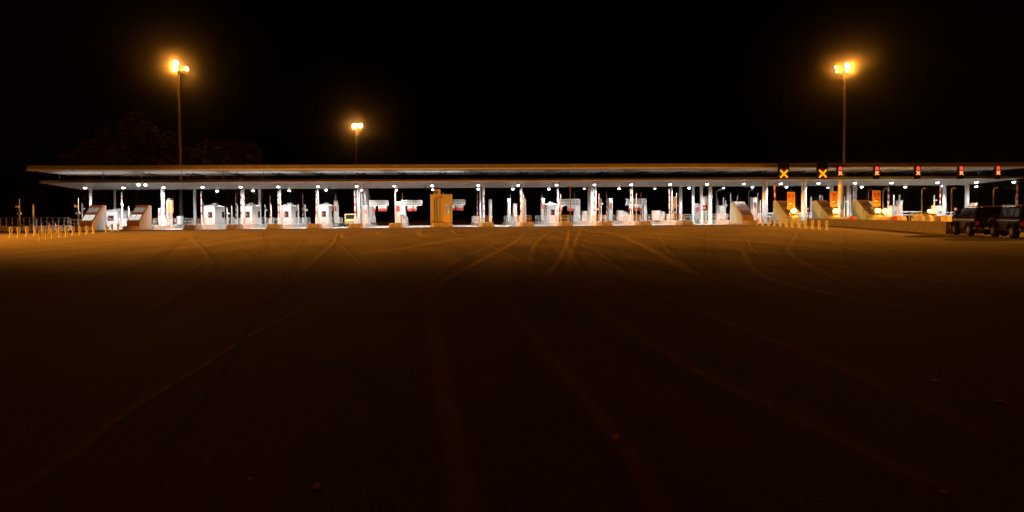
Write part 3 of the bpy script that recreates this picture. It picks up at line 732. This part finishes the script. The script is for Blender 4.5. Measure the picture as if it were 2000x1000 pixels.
# ------------------------------------------------------------------ orange boards, beacons
def board(px0, px1, pt, pb, Y, label, glyphs):
    x = X((px0 + px1) / 2, Y); z1 = Z(px0, pt, Y); z0 = Z(px0, pb, Y); w = X(px1, Y) - X(px0, Y)
    t = thing('orange_board', label, 'lane sign', (x, Y, 0), group='orange lane boards on posts')
    b = MB().box(-w / 2, w / 2, 0, .08, z0, z1).build('panel', m_orange, t, bevel=.01)
    MB().box(-w / 2 - .02, w / 2 + .02, -.015, .1, z1 + .001, z1 + .06).build('top_edge', m_offwhite, t)
    MB().cyl((0, .14, .3), (0, .14, z1 - .1), .05).build('post', m_steel, t)
    h = z1 - z0
    g = MB()
    def q(u0, u1, v0, v1): g.box(-w / 2 + u0 * w, -w / 2 + u1 * w, -.012, -.001, z1 - v1 * h, z1 - v0 * h)
    for r_ in glyphs: q(*r_)
    g.build('pictogram', m_glyph, b)
    MB().box(-w * .28, w * .12, -.018, -.0125, z1 - h * .70, z1 - h * .62).build('bus_window', m_signw, b)
ring = lambda u, v: [(u, u + .28, v, v + .035), (u, u + .28, v + .115, v + .15), (u, u + .07, v + .035, v + .115), (u + .21, u + .28, v + .035, v + .115)]
plus = lambda u, v: [(u, u + .24, v + .055, v + .095), (u + .085, u + .155, v, v + .055), (u + .085, u + .155, v + .095, v + .15)]
bus = lambda u: [(u, u + .52, .54, .585), (u, u + .08, .585, .76), (u + .44, u + .52, .585, .76), (u + .08, u + .44, .72, .76), (u + .02, u + .14, .76, .80), (u + .36, u + .48, .76, .80)]
small = [(.15, .7, .36, .375), (.3, .85, .43, .445)]
board(1538, 1552.5, 376, 409, 66, 'orange board with a ring and plus sign, leftmost of the three', ring(.1, .14) + plus(.62, .14) + bus(.18) + small + [(.2, .55, .9, .94)])
board(1622, 1636, 374.5, 404, 65.5, 'orange board with a single ring sign, middle one of the three', ring(.36, .12) + bus(.22) + small)
board(1704.5, 1719.5, 373, 403, 65, 'orange board with plus before ring, rightmost of the three', plus(.1, .16) + ring(.58, .16) + bus(.32) + small)
t = thing('orange_board', 'orange board seen from behind the pale column on the left part of the plaza', 'lane sign', (X(333, 76), 76, 0))
MB().box(-.42, .42, 0, .08, Z(333, 417, 76), Z(333, 393, 76)).build('panel', m_orange, t, bevel=.01); MB().cyl((-.5, .1, .5), (-.5, .1, 4.0), .06).build('post', m_white, t)
MB().box(-.48, .48, -.05, .12, Z(333, 393, 76), Z(333, 391.5, 76)).build('hood', m_offwhite, t)
t = thing('orange_board', 'orange board among the pale posts left of the grey column pair on the right', 'lane sign', (X(1316, 76), 76, 0))
MB().box(-.32, .32, 0, .08, Z(1316, 407, 76), Z(1316, 386, 76)).build('panel', m_orange, t, bevel=.01); MB().cyl((0, .14, .5), (0, .14, 4.0), .06).build('post', m_offwhite, t)
MB().box(-.55, .42, -.05, .12, Z(1316, 386, 76), Z(1316, 384, 76)).build('hood', m_offwhite, t)

for px, py, Y, lb in ((1550, 412, 65.5, 'glowing amber beacon below the first orange board'), (1632, 412, 65, 'glowing amber beacon below the second orange board'),
                      (1714.5, 411.5, 64.5, 'glowing amber beacon below the third orange board'), (1729.5, 412.5, 66.5, 'glowing amber beacon right of the third orange board'),
                      (1816, 412.5, 66.5, 'glowing amber beacon above the corrugated drum')):
    p = P(px, py, Y); t = thing('warning_beacon', lb, 'beacon', (p.x, Y, 0), group='amber warning beacons')
    s = .30 if px != 1816 else .24
    MB().cyl((0, 0, .5), (0, 0, p.z - s * .9), .04).cyl((0, 0, p.z - s - .06), (0, 0, p.z - s * .8), .14, seg=14).build('stand', m_dark, t)
    MB().ball((0, 0, p.z), s, (1, .8, 1), 16, 10).build('lens', e_amber, t, smooth=True)
    lamp('POINT', 'light', 420, (1, .45, .05), t, (0, -.45, p.z), shadow_soft_size=.2)
    MB().prismz([(-.75, -.5), (.75, -.5), (.8, .6), (-.8, .6)], 0, max(.6, p.z - s - .35), [(-.5, -.3), (.5, -.3), (.55, .5), (-.55, .5)]).build('yellow_cushion', m_conc, t, bevel=.12)

# red signals behind
for px, py, Y, lb in ((1577, 408, 78, 'small red signal lamp in a dark box between the first two orange boards'), (1643.5, 404, 78, 'small red signal lamp behind the orange lit column'), (1866, 408.5, 78, 'small red signal lamp above the left off-road vehicle'),
                      (1917, 407, 78, 'faint red signal lamp between the two off-road vehicles'), (1376, 406, 76, 'small orange signal lamp beside the pale columns')):
    p = P(px, py, Y); t = thing('traffic_signal', lb, 'signal', (p.x, Y, 0), group='small red lane signals behind the islands')
    MB().box(-.38, .38, 0, .2, p.z - .38, p.z + .38).build('housing', m_black, t, bevel=.03)
    MB().cyl((0, -.01, p.z), (0, -.03, p.z), .2, seg=16).build('lens', e_redglow, t); MB().cyl((0, .1, .3), (0, .1, p.z - .38), .05).build('post', m_steel, t)

# ------------------------------------------------------------------ X signals
def xsig(label, pxc, pt, pb, w, Y, ycx, xs, big, disc=None, group=''):
    x = X(pxc, Y); z1, z0 = Z(pxc, pt, Y), Z(pxc, pb, Y); zx = Z(pxc, ycx, Y)
    t = thing('lane_signal', label, 'lane signal', (x, Y, 0), group=group)
    hv = .03 if big else .012
    MB().box(-w / 2, w / 2, 0, .3, z0, z1).box(-w / 2 - hv, -w / 2, -.06, .3, z0, z1 + .03).box(w / 2, w / 2 + hv, -.06, .3, z0, z1 + .03).box(-w / 2, w / 2, -.06, .3, z1, z1 + .03).build('housing', m_black, t)
    MB().box(-w * .47, w * .47, -.004, -.001, zx - w * .55, zx + w * .55).build('display_face', e_panel, t)
    g = MB(); th = xs * .19
    for a in (45, -45): 
        mt = Matrix.Translation((0, 0, zx)) @ Matrix.Rotation(R(a), 4, 'Y')
        k = xs * .5 * 1.30
        g.box(-k + th * .5, k - th * .5, -.03 - (.002 if a > 0 else 0), -.005, -th / 2, th / 2, mt)
        for s in (-1, 1): 
            c = mt @ Vector((s * (k - th * .5), 0, 0)); g.cyl((c.x, -.029, c.z), (c.x, -.006, c.z), th / 2, seg=12)
    g.build('cross', e_x if big else e_xs, t)
    if disc:
        zd = Z(pxc, disc, Y)
        rd = MB().cyl((0, -.005, zd), (0, -.03, zd), w * .40, seg=20).build('red_disc', e_red, t)
        MB().box(-w * .26, w * .26, -.04, -.031, zd - .04, zd + .04).build('bar', m_red, rd)
    else:
        MB().box(-w * .1, w * .1, .3, .5, z0 + .3, z1 - .3).build('bracket', m_dark, t)
    return t
xsig('large black lane signal with a bright amber cross, left one of two', 1530.7, 316, 350, 1.28, 66.2, 339.5, 1.14, True, group='large lane signals on the canopy')
xsig('large black lane signal with a bright amber cross, right one of two', 1606.5, 315.5, 349.5, 1.28, 66.2, 339.2, 1.14, True, group='large lane signals on the canopy')
for i, px in enumerate((1640.5, 1712, 1792.3, 1876.5, 1948.5)):
    xsig(f'small lane signal with red disc over an orange cross, {ORD[i]} of five from the left', px, 325.5, 349.5 if i else 344, .62, 66.6, 338.3 - i * .25, .56, False, disc=329.3 - i * .3, group='small lane signals on the canopy')

# ------------------------------------------------------------------ short posts (bollards)
def make_bollard(label, group, m, mb):
    t = thing('lane_bollard', label, 'bollard', group=group)
    MB().cyl((0, 0, 0), (0, 0, .50), .10, .085, 12).cyl((0, 0, 0), (0, 0, .03), .17, .16, 12).build('stem', m, t, smooth=True)
    hd = MB().cyl((0, 0, .50), (0, 0, .84), .13, .12, 12).cyl((0, 0, .84), (0, 0, .87), .12, .07, 12).build('head', m, t, smooth=True)
    MB().cyl((0, 0, .58), (0, 0, .64), .133, .133, 12).cyl((0, 0, .72), (0, 0, .78), .128, .128, 12).build('band', mb, hd, smooth=True)
    return t
rowsB = [('back row on the left', [(21.6, 463, 19), (37, 463, 19), (53, 461.3, 18), (68.5, 459.3, 17.5), (83.5, 457.3, 16), (97.5, 455.7, 15), (111.5, 455, 15.5), (125, 453, 15)]),
         ('front row on the left', [(79, 469, 18), (92, 466.8, 17.5), (103.5, 466, 17.5), (117.5, 463.2, 17.5), (130, 462.2, 17), (143, 459.5, 17), (156.5, 459, 16), (170, 457.5, 16), (183, 456, 16.5), (207.5, 453.5, 15), (219, 453, 15), (231, 452, 14.5)]),
         ('row before the right sign boxes', [(1480, 440.5, 13.5), (1489.5, 440.5, 13.5), (1501, 441, 13.5), (1512, 441.5, 14), (1523.5, 442, 14.5), (1535.5, 443, 15), (1547, 444.3, 16), (1560.5, 445.5, 16.5), (1573, 446.3, 16.5), (1586.5, 447.3, 17), (1600, 448.3, 17.5), (1615, 449.5, 18)])]
b0 = None
for nm, rw in rowsB:
    for i, (px, pb, hp) in enumerate(rw):
        g = G(px, pb); lb = f'short cream lane post, {ORD[i]} from the left, {nm}'
        dep = g.y * math.cos(YAW) + 0
        h = hp * abs((MR.transposed() @ (g - Vector((0, 0, CAM_H)))).z) / 1000
        s = h / .87
        if b0 is None: b0 = make_bollard(lb, 'short lane posts, ' + nm, m_cream, m_band); b0.location = g; b0.scale = (s, s, s)
        else: dup(b0, g, lb, group='short lane posts, ' + nm, sc=(s, s, s))
wb = None
for i, (px, pt, pb) in enumerate([(42, 438, 451), (61.5, 438, 450), (70.5, 428, 446), (80, 436, 449), (96, 436, 448), (108, 436, 448)]):
    Y = 70; x = X(px, Y); h = Z(px, pt, Y)
    lb = f'white post in front of the far left fence, {ORD[i]} from the left'
    o = MB().cyl((0, 0, 0), (0, 0, h), .11, .09, 12).ball((0, 0, h), .09, (1, 1, .6), 10, 6).build('white_post', m_offwhite, loc=(x, Y, 0), smooth=True)
    tag(o, lb, 'post', 'white posts in front of the far left fence')

# ------------------------------------------------------------------ far left fence, poles
Yf = 74
t = thing('fence', 'grey barred fence on a concrete plinth running off the left edge', 'fence', (X(135, Yf), Yf, 0))
Lf = 25
MB().box(-Lf, 0, 0, .4, 0, .62).build('plinth', m_conc_l, t, bevel=.03)
MB().box(-Lf, 0, .15, .2, 1.72, 1.77).box(-Lf, 0, .15, .2, 1.18, 1.22).build('rail', m_steel, t)
for k in range(int(Lf / .78)): MB().box(-k * .78 - .03, -k * .78 + .03, .14, .21, .62, 1.76).build('post', m_steel, t)
for px, pt, Y, lb in ((38.5, 388, 72, 'slim grey camera pole with two cameras at the far left'), (153.5, 387, 70, 'slim pale camera pole with two cameras left of the leftmost sloped sign box')):
    t = thing('camera_pole', lb, 'camera pole', (X(px, Y), Y, 0), group='camera poles on the left')
    h = Z(px, pt, Y)
    MB().cyl((0, 0, 0), (0, 0, h), .07, .05).build('pole', m_offwhite, t, smooth=True)
    MB().box(-.45, -.05, -.15, .15, h - 1.25, h - .95).build('camera', m_white, t, bevel=.04); MB().box(-.3, .2, -.15, .15, h - 2.15, h - 1.85).build('camera', m_white, t, bevel=.04)
post('grey_post', 'thick plain grey post standing by the far left fence', 'post', X(65, 71), 71, 0, Z(65, 399.5, 71), .12, m_offwhite, None)
t = thing('globe_lamp', 'white post with a small round head between the two left sign boxes', 'lamp', (X(239, 72), 72, .3))
hh = Z(239, 400, 72) - .3
MB().cyl((0, 0, 0), (0, 0, hh), .08).build('pole', m_white, t, smooth=True); MB().ball((0, 0, hh), .2).build('head', m_white, t, smooth=True)
railing_cross = thing('railing', 'bright white railing section between the far left fence and the first sloped sign box', 'railing', (X(148, 68.5), 68.5, .3))
mm = MB().box(-1, 1, -.03, .03, 1.1, 1.18).box(-1, 1, -.03, .03, .55, .62).box(-1, 1, -.03, .03, .0, .12)
for k in range(6): mm.box(-1 + k * .4 - .03, -1 + k * .4 + .03, -.025, .025, -.25 if k in (0, 5) else 0, 1.35 if k == 0 else 1.1)
mm.build('rails', m_white, railing_cross)

# ------------------------------------------------------------------ low wall at the right and what stands behind it
pts = [G(1572, 439.5), G(1616, 440.7), G(1732, 448.5), G(1800, 454), G(1847, 457.2)]
e = pts[-1] + Vector((4, -.1, 0)); pts.append(e); pts.append(e + Vector((14, 1.0, 0)))
bm = MB(); rows = []
for i, p in enumerate(pts):
    d_ = (pts[min(i + 1, len(pts) - 1)] - pts[max(i - 1, 0)]).normalized(); nn = Vector((-d_.y, d_.x, 0))
    rows.append([bm.bm.verts.new(p + nn * o_ + Vector((0, 0, z))) for o_, z in ((0, 0), (.05, .1), (.16, .3), (.2, .80), (.38, .80), (.42, .3), (.55, .1), (.58, 0))])
for i in range(len(rows) - 1):
    for k in range(8): bm.bm.faces.new((rows[i][k], rows[i][(k + 1) % 8], rows[i + 1][(k + 1) % 8], rows[i + 1][k]))
bm.bm.faces.new(rows[0]); bm.bm.faces.new(rows[-1][::-1])
tag(bm.build('concrete_wall', mat('old_wall_concrete', (.10, .09, .075), .85, noise=.25, scale=1.2, bump=.3, bscale=25)), 'long low brown concrete wall running from the sloped sign boxes to the parked vehicles', 'wall')
def plinth(label, px0, px1, pt, Y, m, d=1.5, rib=False, name='concrete_block'):
    x0, x1 = X(px0, Y), X(px1, Y); z = Z((px0 + px1) / 2, pt, Y)
    b = MB().prismz([(x0, Y), (x1, Y), (x1, Y + d), (x0, Y + d)], 0, z, [(x0 + .1, Y + .15), (x1 - .1, Y + .15), (x1 - .1, Y + d - .1), (x0 + .1, Y + d - .1)])
    o = b.build(name, m, bevel=.06); return tag(o, label, 'concrete block', 'lit concrete blocks behind the low wall')
plinth('orange lit concrete block left of the third sloped box, with red end', 1640, 1664, 424, 60, m_conc_l)
plinth('red plastic block behind the low wall between two sloped boxes', 1666, 1677, 423, 58, m_red, .8, name='plastic_block')
plinth('long orange lit concrete block right of the third orange board', 1723, 1752, 422.5, 57, m_conc_l)
plinth('red block at the right end of the long orange lit concrete block', 1753, 1760, 421.5, 56.5, m_red, .8, name='plastic_block')
plinth('short orange lit concrete block left of the grey barred frame', 1761, 1774, 422, 56, m_conc_l)
plinth('orange lit concrete block behind the corrugated drum', 1803, 1832, 417, 60, m_conc_l)
plinth('orange lit concrete block left of the parked vehicles', 1849, 1862, 421, 52, m_conc_l)
plinth('pale low block right of the grey barred frame', 1794, 1801, 419, 58, m_conc_l, .8)
t = thing('barred_frame', 'grey barred frame standing behind the low wall', 'frame', (X(1784, 57), 57, 0)); hh = Z(1784, 417.5, 57)
f = MB().box(-.5, .5, 0, .06, hh - .06, hh).box(-.5, .5, 0, .06, .3, .42).box(-.5, .5, 0, .06, hh * .62, hh * .62 + .05)
for k in range(4): f.box(-.5 + k * .31, -.44 + k * .31, 0, .06, 0, hh - .06)
f.build('bars', m_steel, t)
# corrugated crash drum
x = X(1833, 50); hh = Z(1833, 422.5, 50)
dr = MB(); prof = []
K = 56
for k in range(K + 1):
    a = math.pi * k / K; r_ = 1 + (.03 if k % 2 else 0); prof.append((-.85 * math.cos(a) * r_, .9 - .9 * math.sin(a) * r_))
prof += [(.85, 1.4), (-.85, 1.4)]
dr.prismz(prof, 0, hh, [(x_ * .94, .9 + (y_ - .9) * .94) for x_, y_ in prof])
tag(dr.build('crash_drum', m_steel, loc=(x, 50, 0)), 'rounded corrugated grey crash drum behind the low wall, left of the vehicles', 'crash cushion')
# horizontal rails far behind
for px0, px1, pt, lb in ((1490, 1580, 415.5, 'long white double rail behind the first orange board'), (1745, 1800, 413, 'white double rail behind the purple marked cabinet'), (1840, 1862, 414, 'short white rail just left of the vehicles')):
    Y = 80; t = thing('guard_rail', lb, 'guard rail', (X(px0, Y), Y, 0), group='white guard rails behind the right lanes'); L_ = X(px1, Y) - X(px0, Y); z = Z((px0 + px1) / 2, pt, Y)
    MB().box(0, L_, 0, .06, z - .12, z).box(0, L_, 0, .06, z - .6, z - .5).build('rails', m_white, t)
    p_ = MB(); k = 0
    while k < L_: p_.box(k, k + .08, .06, .14, 0, z); k += 1.6
    p_.build('posts', m_white, t)

# street lamps far behind
for i, (px, pt, Y) in enumerate([(1399, 371, 88), (1462, 371, 88), (1696, 370, 104), (1724, 368, 88), (1800, 368, 92), (1858, 367.5, 92), (1940, 367, 92)]):
    t = thing('street_lamp', f'slim pale street lamp with a short arm behind the right lanes, {ORD[i]} from the left', 'street lamp', (X(px, Y), Y, 0), group='slim street lamps behind the right lanes')
    h = Z(px, pt, Y)
    MB().cyl((0, 0, 0), (0, 0, h - .3), .16, .09).cyl((0, 0, h - .32), (.35, 0, h - .05), .06).build('pole', m_grey, t, smooth=True)
    MB().ball((.6, 0, h), .22, (1.6, .7, .5)).build('lamp_head', m_white, t, smooth=True)

# ------------------------------------------------------------------ small tan van between the lanes
p = P(683, 440, 80)
t = thing('van', 'small tan van with dark windscreen parked behind the fifth island nose', 'van', (X(684, 79), 79, 0), R(8))
vp = [(0, .25), (-.02, .9), (.25, 1.15), (.5, 1.85), (.8, 2.0), (3.6, 2.0), (3.75, 1.8), (3.8, .25)]
MB().prism(vp, -.85, .85).build('body', m_van, t, bevel=.1)
w = MB().box(-.66, .66, -.015, .015, 0, .68, Matrix.Translation((0, .26, 1.2)) @ Matrix.Rotation(R(-20), 4, 'X')).build('windscreen', m_glass, t)
MB().box(.84, .87, .7, 1.5, 1.15, 1.75).build('side_window', m_glass, t)
MB().box(-.88, .88, -.1, .02, .28, .5).build('bumper', m_dark, t, bevel=.04)
for s in (-1, 1):
    MB().cyl((s * .6, -.03, .75), (s * .6, .02, .75), .12, seg=14).build('headlight', m_headl, t)
    for yy in (.75, 3.0):
        wl_ = MB().cyl((s * .70, yy, .33), (s * .88, yy, .33), .33, seg=20).build('wheel', m_tyre, t, smooth=True)
        MB().cyl((s * .87, yy, .33), (s * .895, yy, .33), .19, seg=16).build('rim', m_rim, wl_)

# ------------------------------------------------------------------ off-road vehicles
def make_4x4(label, loc, rz):
    t = thing('off_road_vehicle', label, 'off-road vehicle', loc, rz, group='black off-road vehicles parked at the right')
    # local: front faces -y, length along +y
    low = [(0.05, .45), (0, .95), (.12, 1.04), (1.05, 1.12), (1.15, 1.14), (3.95, 1.14), (4.0, .95), (4.0, .45), (3.6, .38), (.45, .38)]
    MB().prism(low, -.82, .82).build('body', m_car, t, bevel=.05)
    cb_ = MB().prismz([(-.79, 1.12), (.79, 1.12), (.79, 3.93), (-.79, 3.93)], 1.141, 1.74, [(-.70, 1.42), (.70, 1.42), (.70, 3.82), (-.70, 3.82)]); cb_.build('cabin', m_car, t, bevel=.05)
    MB().box(-.66, .66, -.012, .012, .05, .56, Matrix.Translation((0, 1.125, 1.14)) @ Matrix.Rotation(R(-26.6), 4, 'X')).build('windscreen', m_tint, t)
    for s in (-1, 1):
        for (a, b) in ((1.62, 2.3), (2.4, 3.1), (3.2, 3.7)):
            w_ = MB().prismz([(s * .795, a), (s * .795, b), (s * .76, b), (s * .76, a)], 1.2, 1.62, [(s * .735, a + (.12 if a < 1.7 else 0)), (s * .735, b), (s * .70, b), (s * .70, a + .12)]); w_.build('side_window', m_tint, t)
        MB().cyl((s * .58, -.03, .84), (s * .58, .05, .84), .12, seg=18).build('headlight', m_headl, t, smooth=True)
        MB().cyl((s * .74, -.02, .64), (s * .74, .04, .64), .05, seg=12).build('indicator', m_orange, t)
        MB().box(s * .82, s * 1.02, 1.2, 1.3, 1.12, 1.3).build('mirror', m_black, t, bevel=.03)
        for yy in (.72, 3.2):
            MB().prism([(yy - .52, .5), (yy - .38, .86), (yy + .38, .86), (yy + .52, .5), (yy + .44, .5), (yy + .32, .79), (yy - .32, .79), (yy - .44, .5)], s * .80, s * .93).build('wheel_arch', m_black, t, bevel=.02)
            wl_ = MB().cyl((s * .64, yy, .37), (s * .89, yy, .37), .37, seg=26).build('wheel', m_tyre, t, smooth=True, bevel=.03)
            MB().cyl((s * .885, yy, .37), (s * .905, yy, .37), .2, seg=18).build('rim', m_rim, wl_)
        MB().box(s * .823, s * .835, .3, 3.9, .98, 1.01).build('trim_strip', m_chrome, t)
    MB().box(-.88, .88, -.14, .04, .42, .58).build('bumper', m_chrome, t, bevel=.04)
    gr = MB()
    for k in range(7): gr.box(-.36 + k * .11, -.30 + k * .11, -.035, .03, .66, .96)
    gr.build('grille', m_chrome, t)
    sw = MB().cyl((.1, 4.0, .95), (.1, 4.2, .95), .34, seg=24).build('spare_wheel', m_tyre, t, smooth=True)
    MB().cyl((.1, 4.19, .95), (.1, 4.215, .95), .18, seg=16).build('rim', m_rim, sw)
    MB().box(-.6, .6, -.012, .012, .02, .42, Matrix.Translation((0, 3.90, 1.22)) @ Matrix.Rotation(R(12), 4, 'X')).build('rear_window', m_tint, t)
    MB().box(-.85, .85, 3.98, 4.12, .42, .58).build('rear_bumper', m_chrome, t, bevel=.04)
    for s in (-1, 1): MB().box(s * .62, s * .78, 3.99, 4.03, .68, .92).build('tail_light', mat('tail_lamp_plastic', (.12, .008, .006), .25, noise=0), t, bevel=.01)
    rk = MB().box(-.66, -.62, 1.6, 3.7, 1.80, 1.84).box(.62, .66, 1.6, 3.7, 1.80, 1.84)
    for k in range(5): rk.box(-.62, .62, 1.7 + k * .45, 1.74 + k * .45, 1.80, 1.84)
    for s in (-1, 1):
        for yy in (1.65, 3.6): rk.box(s * .66, s * .62, yy, yy + .04, 1.735, 1.80)
    rk.build('roof_rack', m_dark, t)
    return t
CR = R(149.3)
v1 = make_4x4('black boxy off-road vehicle with roof rack, the farther left one of two', Vector((33.5, 30.63, 0)), CR)
v1.scale = (.93, .875, .95)
v2 = dup(v1, Vector((32.02, 27.13, 0)), 'black boxy off-road vehicle at the right edge, the nearer one of two', rz=CR)

# ------------------------------------------------------------------ trees
def tree(label, px, Y, ptop, wpx, seed, n_=2600):
    rnd = random.Random(seed); x = X(px, Y); h = Z(px, ptop, Y); w = wpx * Y / 1000
    t = thing('tree', label, 'tree', (x, Y, 0), group='dark trees behind the canopy')
    tr = MB().cyl((0, 0, 0), (0, 0, h * .45), .45, .28, 10)
    blobs = []
    for k in range(16):
        a = rnd.uniform(0, 6.28); rr = rnd.uniform(0, .34) * w; zz = h * rnd.uniform(.42, .86) 
        rr *= 1.15 - .8 * max(0, zz / h - .55)
        c = Vector((math.cos(a) * rr, math.sin(a) * rr * .8, zz)); blobs.append((c, rnd.uniform(.12, .2) * w))
        tr.cyl((0, 0, h * rnd.uniform(.2, .44)), c, .14, .04, 6)
    blobs.append((Vector((0, 0, h - .12 * w)), .12 * w))
    tr.build('trunk', m_bark, t, smooth=True)
    bm_ = bmesh.new()
    for k in range(n_):
        c, r_ = rnd.choice(blobs)
        v = Vector((rnd.gauss(0, 1), rnd.gauss(0, 1), rnd.gauss(0, .8))).normalized() * r_ * rnd.uniform(.45, 1.1)
        p_ = c + v; s = rnd.uniform(.25, .55)
        q = Vector((rnd.gauss(0, 1), rnd.gauss(0, 1), rnd.gauss(0, 1))).to_track_quat('Z', 'Y')
        vs_ = [bm_.verts.new(p_ + q @ Vector(u)) for u in ((-s, -s * .5, 0), (s, -s * .4, 0), (s * .7, s * .6, .05), (-s * .6, s * .6, 0))]
        bm_.faces.new(vs_)
    me = bpy.data.meshes.new('crown'); bm_.to_mesh(me); bm_.free(); me.materials.append(m_leaf)
    o = bpy.data.objects.new('crown', me); C.objects.link(o); o.parent = t
tree('tallest dark tree behind the left part of the canopy, left of the tall mast', 268, 108, 218, 120, 1, 9000)
tree('dark tree directly behind the tall left mast', 335, 104, 256, 100, 2, 7000)
tree('broad dark tree right of the tall left mast', 447, 104, 276, 150, 3, 10000)
tree('faint low dark tree at the left end of the canopy', 165, 112, 290, 90, 4, 4000)
tree('faint dark tree between the low left one and the tallest', 205, 112, 250, 90, 5, 4000)

# ------------------------------------------------------------------ thin volume added to give the mast lamps their halo
if HAZE:
    m = bpy.data.materials.new('halo_volume'); m.use_nodes = True; n_ = m.node_tree
    n_.nodes.remove(n_.nodes['Principled BSDF'])
    pv = n_.nodes.new('ShaderNodeVolumePrincipled'); pv.inputs['Density'].default_value = HAZE; pv.inputs['Color'].default_value = (.95, .95, .95, 1)
    pv.inputs['Anisotropy'].default_value = 0.993
    n_.links.new(pv.outputs[0], n_.nodes['Material Output'].inputs['Volume'])
    tag(MB().box(-705, 705, -305, 905, -1.5, 60).build('haze', m), kind='stuff')
